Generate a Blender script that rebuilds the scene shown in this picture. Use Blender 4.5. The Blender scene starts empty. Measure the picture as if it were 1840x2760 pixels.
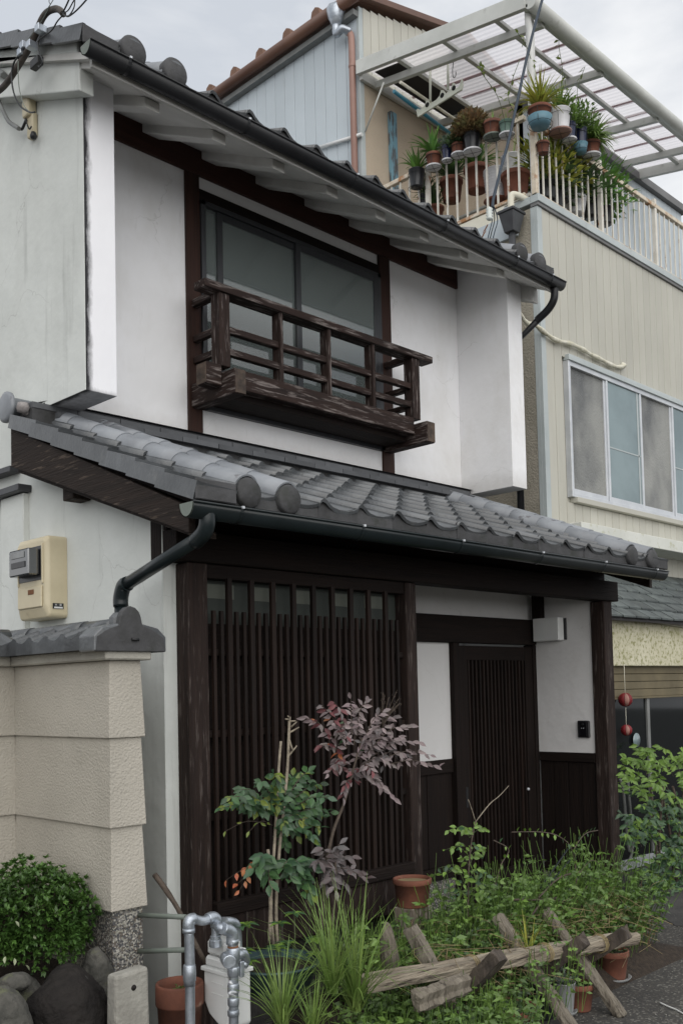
import bpy, bmesh, math, random
from mathutils import Vector, Matrix, Quaternion, Euler
random.seed(7)
R_ = random.random
U = random.uniform
sc = bpy.context.scene
COL = sc.collection
# ---------------------------------------------------------------- camera
YAW, PIT, ROL = 0.79163124, 0.04945698, -0.02299348
F, PX, PY = 2659.27, 922.14, 1730.63          # focal length and principal point measured on the 1840 x 2760 photograph
fw = Vector((math.sin(YAW)*math.cos(PIT), math.cos(YAW)*math.cos(PIT), math.sin(PIT)))
r0 = Vector((math.cos(YAW), -math.sin(YAW), 0)); u0 = r0.cross(fw)
cr_ = r0*math.cos(ROL)+u0*math.sin(ROL); cu_ = -r0*math.sin(ROL)+u0*math.cos(ROL)
EYE = Vector((0, 0, 1.6))
cam = bpy.data.objects.new('camera', bpy.data.cameras.new('camera')); COL.objects.link(cam)
cam.matrix_world = Matrix(((cr_.x, cu_.x, -fw.x, EYE.x), (cr_.y, cu_.y, -fw.y, EYE.y), (cr_.z, cu_.z, -fw.z, EYE.z), (0, 0, 0, 1)))
cam.data.sensor_fit = 'VERTICAL'; cam.data.sensor_height = 36; cam.data.lens = F/2760*36
cam.data.shift_y = (PY-1380)/2760; cam.data.shift_x = (920-PX)/2760
cam.data.clip_start = .05; cam.data.clip_end = 500
sc.camera = cam
# ---------------------------------------------------------------- sky, sun, exposure
SUN_EL, SUN_AZ = math.radians(34), math.radians(210)   # azimuth from +Y towards +X
w = bpy.data.worlds.new('World'); sc.world = w; w.use_nodes = True
nt = w.node_tree; nt.nodes.clear()
out = nt.nodes.new('ShaderNodeOutputWorld')
sky = nt.nodes.new('ShaderNodeTexSky'); sky.sky_type = 'NISHITA'; sky.sun_disc = False
sky.sun_elevation = SUN_EL; sky.sun_rotation = SUN_AZ; sky.air_density = 1.4; sky.dust_density = 4
b1 = nt.nodes.new('ShaderNodeBackground'); b1.inputs[1].default_value = .06
tc = nt.nodes.new('ShaderNodeTexCoord')
mp = nt.nodes.new('ShaderNodeMapping'); mp.inputs['Scale'].default_value = (1.1, 1.1, 2.2); mp.inputs['Location'].default_value = (.35, .1, .5)
nz = nt.nodes.new('ShaderNodeTexNoise'); nz.inputs['Scale'].default_value = 2.2; nz.inputs['Detail'].default_value = 7; nz.inputs['Roughness'].default_value = .52; nz.inputs['Distortion'].default_value = .4
rp = nt.nodes.new('ShaderNodeValToRGB')
rp.color_ramp.elements[0].position = .40; rp.color_ramp.elements[0].color = (.60, .635, .69, 1)
rp.color_ramp.elements[1].position = .62; rp.color_ramp.elements[1].color = (1.0, 1.0, 1.0, 1)
b2 = nt.nodes.new('ShaderNodeBackground'); b2.inputs[1].default_value = .86
mx = nt.nodes.new('ShaderNodeMixShader'); mx.inputs[0].default_value = .9      # cloud cover
L = nt.links.new
L(sky.outputs[0], b1.inputs[0]); L(tc.outputs['Generated'], mp.inputs[0]); L(mp.outputs[0], nz.inputs['Vector']); L(nz.outputs[0], rp.inputs[0]); L(rp.outputs[0], b2.inputs[0])
L(b1.outputs[0], mx.inputs[1]); L(b2.outputs[0], mx.inputs[2]); L(mx.outputs[0], out.inputs[0])
sd = bpy.data.lights.new('sun', 'SUN'); sd.energy = 1.5; sd.angle = math.radians(80); sd.color = (1, .98, .95)
so = bpy.data.objects.new('sun', sd); COL.objects.link(so)
sdir = Vector((math.sin(SUN_AZ)*math.cos(SUN_EL), math.cos(SUN_AZ)*math.cos(SUN_EL), math.sin(SUN_EL)))
so.rotation_euler = sdir.to_track_quat('Z', 'Y').to_euler(); so.location = (0, 0, 30)
sc.view_settings.view_transform = 'Standard'; sc.view_settings.look = 'None'; sc.view_settings.gamma = 1
sc.view_settings.use_curve_mapping = False; sc.view_settings.exposure = .39
# ---------------------------------------------------------------- measuring: where a line of sight meets a plane
def P(x, y, X=None, Y=None, Z=None):
    d = cr_*((x-PX)/F) - cu_*((y-PY)/F) + fw
    if X is not None: t = (X-EYE.x)/d.x
    elif Y is not None: t = (Y-EYE.y)/d.y
    else: t = (Z-EYE.z)/d.z
    return EYE + d*t
def T(n, x, y): return ((n % 4)*460+x/3.4087, (n//4)*690+y/3.4087)
# ---------------------------------------------------------------- materials
MATS = {}
def mat(name, a, b=None, scale=4, det=6, rough=.7, bump=0, bscale=60, stretch=(1, 1, 1), inst=False, rand=0., spec=.5, metal=0, spots=None, contrast=(.35, .65), extra=None, transl=0, isl=False, coat=0, bdet=4, bdist=.02):
    m = bpy.data.materials.new(name); m.use_nodes = True; MATS[name] = m
    n = m.node_tree.nodes; n.clear(); l = m.node_tree.links.new
    o = n.new('ShaderNodeOutputMaterial'); p = n.new('ShaderNodeBsdfPrincipled')
    p.inputs['Roughness'].default_value = rough; p.inputs['Specular IOR Level'].default_value = spec*(.4 if 'wood' in name or 'post' in name or 'beam' in name or name.startswith('weathered') else 1); p.inputs['Metallic'].default_value = metal
    if coat: p.inputs['Coat Weight'].default_value = coat; p.inputs['Coat Roughness'].default_value = .1
    if inst: vec = n.new('ShaderNodeTexCoord').outputs['Object']
    else: vec = n.new('ShaderNodeNewGeometry').outputs['Position']
    mpn = n.new('ShaderNodeMapping'); mpn.inputs['Scale'].default_value = stretch; l(vec, mpn.inputs[0]); v2 = mpn.outputs[0]
    if inst:
        oi = n.new('ShaderNodeObjectInfo'); ad = n.new('ShaderNodeVectorMath'); ad.operation = 'SCALE'; ad.inputs['Scale'].default_value = 37.
        cb = n.new('ShaderNodeCombineXYZ'); l(oi.outputs['Random'], cb.inputs[0]); l(oi.outputs['Random'], cb.inputs[1]); l(cb.outputs[0], ad.inputs[0])
        av = n.new('ShaderNodeVectorMath'); av.operation = 'ADD'; l(v2, av.inputs[0]); l(ad.outputs[0], av.inputs[1]); v2 = av.outputs[0]
    b = b or tuple(c*.8 for c in a)
    t = n.new('ShaderNodeTexNoise'); t.inputs['Scale'].default_value = scale; t.inputs['Detail'].default_value = det; t.inputs['Roughness'].default_value = .6; l(v2, t.inputs['Vector'])
    mr = n.new('ShaderNodeMapRange'); mr.inputs['From Min'].default_value = contrast[0]; mr.inputs['From Max'].default_value = contrast[1]; l(t.outputs[0], mr.inputs[0])
    mc = n.new('ShaderNodeMixRGB'); mc.inputs[1].default_value = (*a, 1); mc.inputs[2].default_value = (*b, 1); l(mr.outputs[0], mc.inputs[0])
    c = mc.outputs[0]
    if spots:            # (colour, scale, threshold lo, hi, stretch)
        for s in (spots if isinstance(spots, list) else [spots]):
            ms = n.new('ShaderNodeMapping'); ms.inputs['Scale'].default_value = s[4] if len(s) > 4 else (1, 1, 1); l(vec if not inst else v2, ms.inputs[0])
            ts = n.new('ShaderNodeTexNoise'); ts.inputs['Scale'].default_value = s[1]; ts.inputs['Detail'].default_value = 5; ts.inputs['Roughness'].default_value = .65; l(ms.outputs[0], ts.inputs['Vector'])
            rs = n.new('ShaderNodeMapRange'); rs.inputs['From Min'].default_value = s[2]; rs.inputs['From Max'].default_value = s[3]; l(ts.outputs[0], rs.inputs[0])
            if len(s) > 5: rs.inputs['To Max'].default_value = s[5]
            mm = n.new('ShaderNodeMixRGB'); l(rs.outputs[0], mm.inputs[0]); l(c, mm.inputs[1]); mm.inputs[2].default_value = (*s[0], 1); c = mm.outputs[0]
    if extra: c = extra(m, n, l, c)
    if rand or isl:
        hs = n.new('ShaderNodeHueSaturation'); r_ = n.new('ShaderNodeMapRange'); r_.inputs['To Min'].default_value = 1-(rand or .3); r_.inputs['To Max'].default_value = 1+(rand or .3)
        src = n.new('ShaderNodeNewGeometry').outputs['Random Per Island'] if isl else n.new('ShaderNodeObjectInfo').outputs['Random']
        l(src, r_.inputs[0]); l(r_.outputs[0], hs.inputs['Value']); l(c, hs.inputs['Color']); c = hs.outputs[0]
    l(c, p.inputs['Base Color'])
    if bump:
        tb = n.new('ShaderNodeTexNoise'); tb.inputs['Scale'].default_value = bscale; tb.inputs['Detail'].default_value = bdet; l(v2, tb.inputs['Vector'])
        bp = n.new('ShaderNodeBump'); bp.inputs['Strength'].default_value = bump; bp.inputs['Distance'].default_value = bdist; l(tb.outputs[0], bp.inputs['Height']); l(bp.outputs[0], p.inputs['Normal'])
    if transl:
        tr = n.new('ShaderNodeBsdfTranslucent'); l(c, tr.inputs[0]); ms_ = n.new('ShaderNodeMixShader'); ms_.inputs[0].default_value = transl; l(p.outputs[0], ms_.inputs[1]); l(tr.outputs[0], ms_.inputs[2]); l(ms_.outputs[0], o.inputs[0])
    else: l(p.outputs[0], o.inputs[0])
    return m
def axis_mask(axis, v0, v1, col, nscale=18, amp=.03, strength=1., st=(1, 1, .25)):
    """a stain that keeps to one edge of the thing (mildew along a corner): full at v0, gone at v1, ragged by noise"""
    def f(m, n, l, c):
        g = n.new('ShaderNodeNewGeometry'); sx = n.new('ShaderNodeSeparateXYZ'); l(g.outputs['Position'], sx.inputs[0])
        mp_ = n.new('ShaderNodeMapping'); mp_.inputs['Scale'].default_value = st; l(g.outputs['Position'], mp_.inputs[0])
        t = n.new('ShaderNodeTexNoise'); t.inputs['Scale'].default_value = nscale; t.inputs['Detail'].default_value = 8; t.inputs['Roughness'].default_value = .7; l(mp_.outputs[0], t.inputs['Vector'])
        a_ = n.new('ShaderNodeMath'); a_.operation = 'MULTIPLY_ADD'; l(t.outputs[0], a_.inputs[0]); a_.inputs[1].default_value = amp*2; l(sx.outputs[axis], a_.inputs[2])
        r = n.new('ShaderNodeMapRange'); r.inputs['From Min'].default_value = v0+amp; r.inputs['From Max'].default_value = v1+amp; r.inputs['To Min'].default_value = strength; r.inputs['To Max'].default_value = 0; l(a_.outputs[0], r.inputs[0])
        mm = n.new('ShaderNodeMixRGB'); l(r.outputs[0], mm.inputs[0]); l(c, mm.inputs[1]); mm.inputs[2].default_value = (*col, 1); return mm.outputs[0]
    return f
def chain(*fs):
    def f(m, n, l, c):
        for g in fs: c = g(m, n, l, c)
        return c
    return f
def cracks(col=(.34, .34, .32), sc_=1.1, wd=.0035, k=.55):
    def f(m, n, l, c):
        g = n.new('ShaderNodeNewGeometry'); t = n.new('ShaderNodeTexNoise'); t.inputs['Scale'].default_value = 1.6; t.inputs['Detail'].default_value = 6; l(g.outputs['Position'], t.inputs['Vector'])
        mv = n.new('ShaderNodeVectorMath'); mv.operation = 'MULTIPLY_ADD'; l(t.outputs['Color'], mv.inputs[0]); mv.inputs[1].default_value = (.9, .9, .9); l(g.outputs['Position'], mv.inputs[2])
        v = n.new('ShaderNodeTexVoronoi'); v.feature = 'DISTANCE_TO_EDGE'; v.inputs['Scale'].default_value = sc_; l(mv.outputs[0], v.inputs['Vector'])
        r = n.new('ShaderNodeMapRange'); r.inputs['From Min'].default_value = 0; r.inputs['From Max'].default_value = wd; r.inputs['To Min'].default_value = k; r.inputs['To Max'].default_value = 0; l(v.outputs['Distance'], r.inputs[0])
        t2 = n.new('ShaderNodeTexNoise'); t2.inputs['Scale'].default_value = 1.3; l(g.outputs['Position'], t2.inputs['Vector']); r2 = n.new('ShaderNodeMapRange'); r2.inputs['From Min'].default_value = .48; r2.inputs['From Max'].default_value = .58; l(t2.outputs[0], r2.inputs[0])
        q = n.new('ShaderNodeMath'); q.operation = 'MULTIPLY'; l(r.outputs[0], q.inputs[0]); l(r2.outputs[0], q.inputs[1])
        mm = n.new('ShaderNodeMixRGB'); l(q.outputs[0], mm.inputs[0]); l(c, mm.inputs[1]); mm.inputs[2].default_value = (*col, 1); return mm.outputs[0]
    return f
PL = (.86, .86, .875)
mat('plaster', PL, (.79, .79, .795), scale=1.4, rough=.85, bump=.22, bscale=14, spots=[((.60, .58, .54), 1.7, .50, .80, (1, 1, .5), .6), ((.42, .41, .39), 7, .64, .85, (1.6, 1.6, .3), .5)], extra=chain(cracks((.5, .5, .48), .8, .003, .4), axis_mask(2, 3.18, 3.30, (.48, .46, .43), 9, .06, .45, (1, 1, 1))))
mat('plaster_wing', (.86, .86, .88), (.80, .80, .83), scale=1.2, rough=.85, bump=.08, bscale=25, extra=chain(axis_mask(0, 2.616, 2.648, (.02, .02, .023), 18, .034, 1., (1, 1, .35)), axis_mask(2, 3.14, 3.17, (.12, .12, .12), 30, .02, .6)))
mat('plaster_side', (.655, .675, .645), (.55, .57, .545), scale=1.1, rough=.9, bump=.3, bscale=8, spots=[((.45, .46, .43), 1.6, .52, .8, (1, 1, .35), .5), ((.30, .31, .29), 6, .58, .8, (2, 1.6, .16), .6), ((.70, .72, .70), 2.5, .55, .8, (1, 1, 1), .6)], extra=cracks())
mat('plaster_grey', (.62, .615, .59), (.46, .455, .43), scale=2, rough=.9, bump=.1, bscale=20)  # greyer plaster for the upper eaves and right-hand cornice
def wood(nm, a, b, flake=None, axis=2, rough=.75, lo=.55, hi=.68, inst=False, rand=0., bump=.5, fs=5):
    st = [9, 9, 9]; st[axis] = .5
    fl = [11, 11, 11]; fl[axis] = 1.1
    return mat(nm, a, b, scale=4, rough=rough, bump=bump, bscale=14, stretch=tuple(st), inst=inst, rand=rand, spots=(flake, fs, lo, hi, tuple(s*1. for s in fl)) if flake else None, bdist=.01, contrast=(.3, .7))
for ax, s in ((0, 'x'), (1, 'y'), (2, 'z')):
    wood('weathered_'+s, (.034, .020, .016), (.014, .009, .008), (.17, .145, .135), ax, lo=.53, hi=.66)
    bpy.data.materials['weathered_'+s].node_tree.nodes['Bump'].inputs['Strength'].default_value = .25
    wood('dark_wood_'+s, (.014, .0085, .0065), (.007, .0045, .004), (.05, .037, .03), ax, lo=.68, hi=.85)
    wood('gray_wood_'+s, (.30, .255, .20), (.10, .08, .065), (.46, .42, .36), ax, lo=.5, hi=.68, fs=6)
wood('beam_brown', (.056, .024, .018), (.034, .016, .012), None, 0, rough=.6, bump=.2)
wood('post_brown', (.048, .022, .016), (.024, .013, .010), None, 2, rough=.6, bump=.2)
wood('corner_post', (.034, .022, .018), (.014, .009, .008), (.12, .10, .09), 2, lo=.55, hi=.75)
wood('rake_wood', (.030, .021, .017), (.016, .012, .010), (.15, .115, .09), 1, lo=.58, hi=.75)
mat('slat_wood', (.018, .0105, .008), (.009, .006, .005), scale=5, rough=.65, stretch=(9, 9, .5), inst=True, rand=.35, bump=.3, bscale=10)
mat('end_grain', (.10, .07, .05), (.035, .025, .02), scale=14, rough=.85, bump=.4, bscale=40)
mat('tile', (.085, .091, .096), (.046, .050, .054), scale=7, rough=.33, inst=True, rand=.34, bump=.10, bscale=60, spec=.8, spots=[((.19, .185, .175), 9, .60, .8, (1, 1, 1), .6), ((.035, .037, .033), 11, .60, .72, (1, 1, 1), .7)])
mat('tile_roll', (.235, .25, .27), (.16, .17, .185), scale=4, rough=.40, inst=True, rand=.1, bump=.05, bscale=40, spec=.6, spots=((.085, .085, .095), 7, .63, .68))
mat('tile_face', (.070, .070, .073), (.042, .042, .042), scale=9, spec=.3, bump=.15, bscale=50, rough=.65, inst=True, rand=.15, spots=((.035, .037, .033), 6, .55, .7))
mat('noshi', (.085, .088, .094), (.060, .063, .068), scale=7, rough=.5, inst=True, rand=.25, bump=.05, bscale=50)
mat('mortar', (.34, .32, .31), (.20, .18, .175), scale=22, rough=.95, bump=.3, bscale=40)
mat('lead', (.055, .058, .062), (.04, .04, .045), scale=8, rough=.5)
mat('gutter', (.012, .0125, .014), (.018, .019, .021), scale=5, rough=.38, spec=.3)
mat('gutter_green', (.008, .012, .013), (.012, .018, .020), scale=4, rough=.30, spec=.35)
mat('alu_dark', (.030, .032, .036), rough=.4, scale=10)
mat('beige_plastic', (.60, .53, .37), (.52, .455, .31), scale=4, rough=.45, spots=((.35, .28, .17), 9, .66, .85))
mat('white_plastic', (.72, .73, .72), (.66, .67, .66), scale=5, rough=.4)
mat('black_plastic', (.012, .012, .014), rough=.3, scale=5)
mat('galv', (.50, .54, .59), (.30, .33, .37), scale=16, rough=.33, metal=.7, bump=.1, bscale=40, spots=((.55, .57, .6), 20, .6, .75))
mat('rust', (.22, .10, .045), (.12, .05, .025), scale=25, rough=.9, bump=.2)
mat('white_rust', (.70, .68, .62), (.60, .57, .50), scale=9, rough=.7, spots=((.30, .13, .055), 16, .60, .68, (1, 1, .35)))
mat('rail_rust', (.66, .60, .50), (.55, .47, .36), scale=9, rough=.7, spots=((.35, .17, .07), 7, .50, .62))
mat('canopy_alu', (.55, .56, .53), (.46, .47, .44), scale=3, rough=.5, spots=((.30, .30, .27), 9, .6, .8))
mat('steel_post', (.70, .70, .68), (.62, .62, .6), scale=4, rough=.5)
mat('terracotta', (.20, .072, .042), (.11, .043, .028), scale=8, rough=.85, inst=True, rand=.15, spots=((.40, .27, .2), 10, .62, .8), bump=.06)
mat('pot_black', (.012, .013, .016), rough=.35, scale=4)
mat('pot_white', (.68, .68, .70), (.55, .55, .56), scale=6, rough=.5)
mat('pot_blue', (.12, .24, .30), (.09, .19, .24), scale=6, rough=.5)
mat('pot_navy', (.015, .022, .07), rough=.25, scale=4)
mat('pot_green', (.12, .20, .16), rough=.4, scale=4)
mat('pot_grey', (.28, .29, .29), (.2, .2, .2), scale=6, rough=.5)
mat('basin', (.045, .085, .09), (.035, .06, .065), scale=5, rough=.45)
mat('soil', (.045, .032, .022), (.02, .014, .01), scale=40, rough=1, bump=.6, bscale=80)
mat('moss_soil', (.07, .09, .03), (.05, .035, .02), scale=30, rough=1, bump=.6, bscale=80)
mat('stucco_beige', (.43, .40, .345), (.37, .345, .295), scale=2.5, rough=.95, bump=.8, bscale=105, bdet=2, bdist=.007, spots=[((.34, .32, .28), 3, .55, .85, (1, 1, .5), .5), ((.28, .27, .24), 7, .62, .85, (2, 2, .25), .4)])
mat('stucco_cap', (.40, .385, .335), (.30, .285, .25), scale=4, rough=.95, bump=.3, bscale=80)
def speckle(cols, sc_=170):
    def f(m, n, l, c):
        g = n.new('ShaderNodeNewGeometry'); v = n.new('ShaderNodeTexVoronoi'); v.inputs['Scale'].default_value = sc_; l(g.outputs['Position'], v.inputs['Vector'])
        s = n.new('ShaderNodeSeparateColor'); l(v.outputs['Color'], s.inputs[0]); r = n.new('ShaderNodeValToRGB'); r.color_ramp.interpolation = 'CONSTANT'
        e = r.color_ramp.elements; e[0].color = (*cols[0], 1); e[0].position = 0; e[1].position = 1/len(cols); e[1].color = (*cols[1], 1)
        for i, k in enumerate(cols[2:]): q = e.new((i+2)/len(cols)); q.color = (*k, 1)
        l(s.outputs[0], r.inputs[0]); mm = n.new('ShaderNodeMixRGB'); mm.blend_type = 'MULTIPLY'; mm.inputs[0].default_value = 1; l(c, mm.inputs[1]); l(r.outputs[0], mm.inputs[2]); return mm.outputs[0]
    return f
mat('aggregate', (1, 1, 1), (.85, .85, .8), scale=3, rough=.75, bump=.9, bscale=150, bdet=1, bdist=.008, extra=speckle([(.07, .073, .077), (.12, .115, .105), (.30, .29, .25), (.13, .11, .09), (.42, .40, .36), (.08, .08, .085), (.22, .21, .2)], 150))
mat('ground', (.9, .88, .84), (.62, .6, .58), scale=2.5, rough=.9, bump=.6, bscale=120, bdet=2, bdist=.006,
    extra=speckle([(.055, .053, .05), (.07, .068, .062), (.085, .08, .072), (.06, .058, .056), (.20, .195, .18), (.05, .05, .05), (.075, .07, .065), (.10, .095, .085), (.065, .063, .06)], 95), spots=((1.7, 1.6, 1.4), 1.4, .58, .72, (1, 1, 1), .5))
mat('foundation', (.06, .057, .054), (.035, .034, .033), scale=6, rough=.95, bump=.3)
mat('concrete', (.32, .31, .275), (.22, .21, .185), scale=7, rough=.95, bump=.35, bscale=50, spots=((.22, .21, .18), 12, .6, .75, (1, 1, .3)))
mat('rock_dark', (.024, .021, .019), (.009, .008, .008), scale=6, rough=.9, spec=.2, bump=.9, bscale=22, bdist=.03, spots=((.3, .3, .29), 28, .70, .76))
mat('rock_grey', (.10, .095, .083), (.035, .035, .03), scale=11, rough=.95, bump=.7, bscale=25, bdist=.03, spots=((.13, .14, .075), 9, .55, .7))
mat('siding', (.475, .465, .405), (.42, .41, .355), scale=.9, rough=.6, rand=.06, spots=[((.36, .34, .28), 2.0, .54, .85, (2, 2, .25), .55), ((.27, .23, .17), 7, .64, .8, (2, 2, .12), .5)])
mat('siding_blue', (.50, .555, .59), (.44, .49, .52), scale=.8, rough=.55, rand=.03, spots=((.4, .42, .42), 2., .6, .9, (2, 2, .3), .5))
mat('trim_blue', (.46, .50, .50), (.38, .42, .42), scale=2, rough=.5, spots=((.3, .32, .31), 5, .6, .8, (1, 1, .3), .7))
mat('tan_stucco', (.49, .41, .315), (.44, .37, .285), scale=2, rough=.95, bump=.4, bscale=90)
mat('grey_stucco', (.36, .33, .27), (.28, .26, .21), scale=3, rough=.95, bump=.6, bscale=60)
mat('coping', (.17, .17, .17), (.13, .13, .13), scale=4, rough=.6)
mat('brown_metal', (.135, .068, .045), (.10, .05, .035), scale=3, rough=.45)
mat('rust_tile', (.20, .105, .065), (.13, .07, .045), scale=7, rough=.7)
mat('pink_pipe', (.30, .17, .135), (.25, .14, .11), scale=3, rough=.45)
mat('alu_silver', (.62, .64, .66), (.52, .54, .57), scale=6, rough=.35, metal=.25)
mat('moldy', (.60, .57, .43), (.52, .49, .35), scale=2.6, rough=.95, bump=.25, bscale=60, spots=[((.20, .20, .06), 26, .50, .60, (1, 1, 1), .75), ((.66, .63, .50), 34, .57, .66, (1, 1, 1), .8), ((.24, .23, .09), 4, .52, .72, (1, 1, .7), .6)])
mat('moldy_white', (.66, .67, .62), (.58, .59, .54), scale=2.6, rough=.9, spots=[((.34, .34, .16), 12, .56, .70, (1, 1, 1), .8), ((.22, .22, .2), 24, .6, .75, (1, 1, .4), .6)])
mat('cream_edge', (.74, .72, .62), (.66, .63, .52), scale=5, rough=.8)
mat('slate', (.105, .122, .117), (.048, .057, .057), scale=6, rough=.55, inst=True, rand=.25, bump=.15, bscale=50, spots=((.21, .24, .20), 14, .58, .75, (1, 1, 1), .6))
mat('ochre_board', (.165, .135, .078), (.12, .10, .058), scale=4, rough=.7, spots=((.09, .07, .04), 6, .6, .8))
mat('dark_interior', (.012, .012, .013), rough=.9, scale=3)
mat('red_paper', (.22, .012, .016), (.14, .008, .012), scale=9, rough=.6)
mat('pink_paper', (.34, .17, .14), rough=.7, scale=9)
mat('tar', (.022, .020, .02), rough=.8, scale=6)
mat('cable', (.014, .015, .016), rough=.5, scale=5)
mat('cable_blue', (.012, .028, .05), rough=.5, scale=5)
mat('conduit', (.075, .06, .05), (.04, .034, .03), scale=20, rough=.7, bump=.2)
mat('grey_pipe', (.20, .205, .20), (.16, .165, .16), scale=9, rough=.5)
mat('greygreen_pipe', (.17, .20, .17), (.13, .15, .13), scale=9, rough=.5)
mat('wrap_white', (.66, .64, .55), (.50, .48, .36), scale=12, rough=.7, bump=.5, bscale=30, spots=((.28, .26, .15), 10, .58, .72))
mat('blue_rod', (.03, .17, .24), rough=.3, scale=4)
mat('blue_wood', (.17, .31, .38), (.10, .10, .10), scale=6, rough=.7, stretch=(3, 3, .6), contrast=(.48, .56))
mat('hanger_white', (.66, .68, .58), rough=.45, scale=4)
mat('intercom_glass', (.008, .008, .01), rough=.08, scale=4)
mat('insulator', (.66, .70, .66), rough=.2, scale=4)
mat('stem_brown', (.11, .085, .065), (.06, .045, .035), scale=18, rough=.9, bump=.4, inst=True)
mat('stem_pale', (.34, .29, .22), (.20, .17, .13), scale=25, rough=.9, bump=.4)
mat('stem_green', (.08, .11, .04), rough=.7, scale=9)
mat('dry_grass', (.30, .24, .12), (.2, .15, .08), scale=9, rough=.9, isl=True)
# leaves
def leafm(nm, a, b, rand=.35, isl=False, rough=.42, tr=.25):
    return mat(nm, a, b, scale=7, rough=rough, inst=not isl, rand=rand, isl=isl, transl=tr, contrast=(.4, .6))
leafm('leaf_purple', (.225, .165, .175), (.19, .16, .15), .38, rough=.5, tr=.12)
leafm('leaf_burgundy', (.20, .05, .06), (.14, .06, .06), .35, rough=.5)
leafm('leaf_purple_dark', (.15, .14, .14), (.12, .085, .085), .35, rough=.5, tr=.1)
leafm('leaf_green', (.06, .125, .045), (.045, .09, .05), .4)
leafm('leaf_yellow', (.22, .26, .05), (.13, .2, .045), .3)
leafm('leaf_red', (.38, .06, .04), (.40, .17, .07), .3)
leafm('leaf_lime_i', (.17, .28, .045), (.11, .20, .04), .35)
leafm('leaf_pale', (.36, .40, .26), (.3, .33, .2), .2)
leafm('leaf_lime', (.12, .22, .035), (.08, .15, .035), .35, True)
leafm('leaf_azalea', (.075, .15, .03), (.045, .10, .022), .55, True)
leafm('leaf_weed', (.15, .25, .05), (.09, .16, .04), .5, True)
leafm('leaf_weed_dark', (.07, .13, .04), (.05, .085, .035), .5, True)
leafm('leaf_greywhite', (.22, .27, .22), (.08, .12, .07), .4, True)
leafm('blade', (.15, .25, .055), (.21, .30, .08), .4, True)
leafm('blade_yellow', (.38, .36, .06), (.22, .28, .05), .4, True)
leafm('leaf_rust', (.13, .13, .05), (.17, .10, .05), .5, True)
leafm('leaf_broad', (.08, .19, .04), (.12, .24, .045), .4, True)
# glass
def glass(nm, base, rough=.06, bump=0, bscale=30, spec=.9, pat=None):
    m = mat(nm, base, tuple(c*.85 for c in base), scale=1.5, rough=rough, bump=bump, bscale=bscale, spec=spec, bdist=.01, extra=pat)
    for n in m.node_tree.nodes:
        if n.type == 'BSDF_PRINCIPLED': n.inputs['IOR'].default_value = 1.35 if nm == 'dark_glass' else 1.9
    return m
def wired(m, n, l, c):
    g = n.new('ShaderNodeNewGeometry'); s = n.new('ShaderNodeSeparateXYZ'); l(g.outputs['Position'], s.inputs[0]); res = []
    for sg in (1, -1):
        a = n.new('ShaderNodeMath'); a.operation = 'MULTIPLY_ADD'; l(s.outputs[2], a.inputs[0]); a.inputs[1].default_value = sg; l(s.outputs[0], a.inputs[2])
        b = n.new('ShaderNodeMath'); b.operation = 'MULTIPLY'; l(a.outputs[0], b.inputs[0]); b.inputs[1].default_value = 45
        f = n.new('ShaderNodeMath'); f.operation = 'FRACT'; l(b.outputs[0], f.inputs[0]); q = n.new('ShaderNodeMath'); q.operation = 'LESS_THAN'; l(f.outputs[0], q.inputs[0]); q.inputs[1].default_value = .1; res.append(q)
    mxx = n.new('ShaderNodeMath'); mxx.operation = 'MAXIMUM'; l(res[0].outputs[0], mxx.inputs[0]); l(res[1].outputs[0], mxx.inputs[1])
    mm = n.new('ShaderNodeMixRGB'); l(mxx.outputs[0], mm.inputs[0]); l(c, mm.inputs[1]); mm.inputs[2].default_value = (.15, .16, .16, 1); return mm.outputs[0]
glass('window_glass', (.075, .095, .09), pat=wired, rough=.08)
glass('frosted_low', (.045, .052, .046), rough=.6, spec=.1)
glass('frosted_pale', (.12, .13, .11), rough=.6, spec=.1)
mat('textured_glass', (.25, .25, .225), (.07, .072, .068), scale=1.6, det=3, rough=.14, bump=.7, bscale=70, bdist=.012, spec=.9, stretch=(1, 1, .7), contrast=(.38, .62))  # broad pale and dark patches put uneven reflections into the colour
mat('screen_teal', (.21, .275, .285), (.135, .185, .195), scale=1.3, rough=.2, spec=.8, contrast=(.35, .65))
glass('dark_glass', (.010, .012, .013), rough=.05, spec=.35)
glass('meter_glass', (.035, .038, .042), rough=.08)
def clear_pane():
    m = bpy.data.materials.new('clear_wired'); m.use_nodes = True; MATS['clear_wired'] = m
    n = m.node_tree.nodes; n.clear(); l = m.node_tree.links.new
    o = n.new('ShaderNodeOutputMaterial'); tb = n.new('ShaderNodeBsdfTransparent'); tb.inputs[0].default_value = (.90, .95, .93, 1)
    gl = n.new('ShaderNodeBsdfGlossy'); gl.inputs['Roughness'].default_value = .04; df = n.new('ShaderNodeBsdfDiffuse'); df.inputs[0].default_value = (.40, .47, .46, 1)
    fr = n.new('ShaderNodeFresnel'); fr.inputs[0].default_value = 2.0
    a = n.new('ShaderNodeMixShader'); a.inputs[0].default_value = .30; l(tb.outputs[0], a.inputs[1]); l(df.outputs[0], a.inputs[2])
    b = n.new('ShaderNodeMixShader'); l(fr.outputs[0], b.inputs[0]); l(a.outputs[0], b.inputs[1]); l(gl.outputs[0], b.inputs[2]); l(b.outputs[0], o.inputs[0])
clear_pane()
mat('pale_panel', (.82, .88, .88), (.66, .74, .74), scale=3, rough=.8, stretch=(6, 1, .6), bump=.2, bscale=9)
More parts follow.
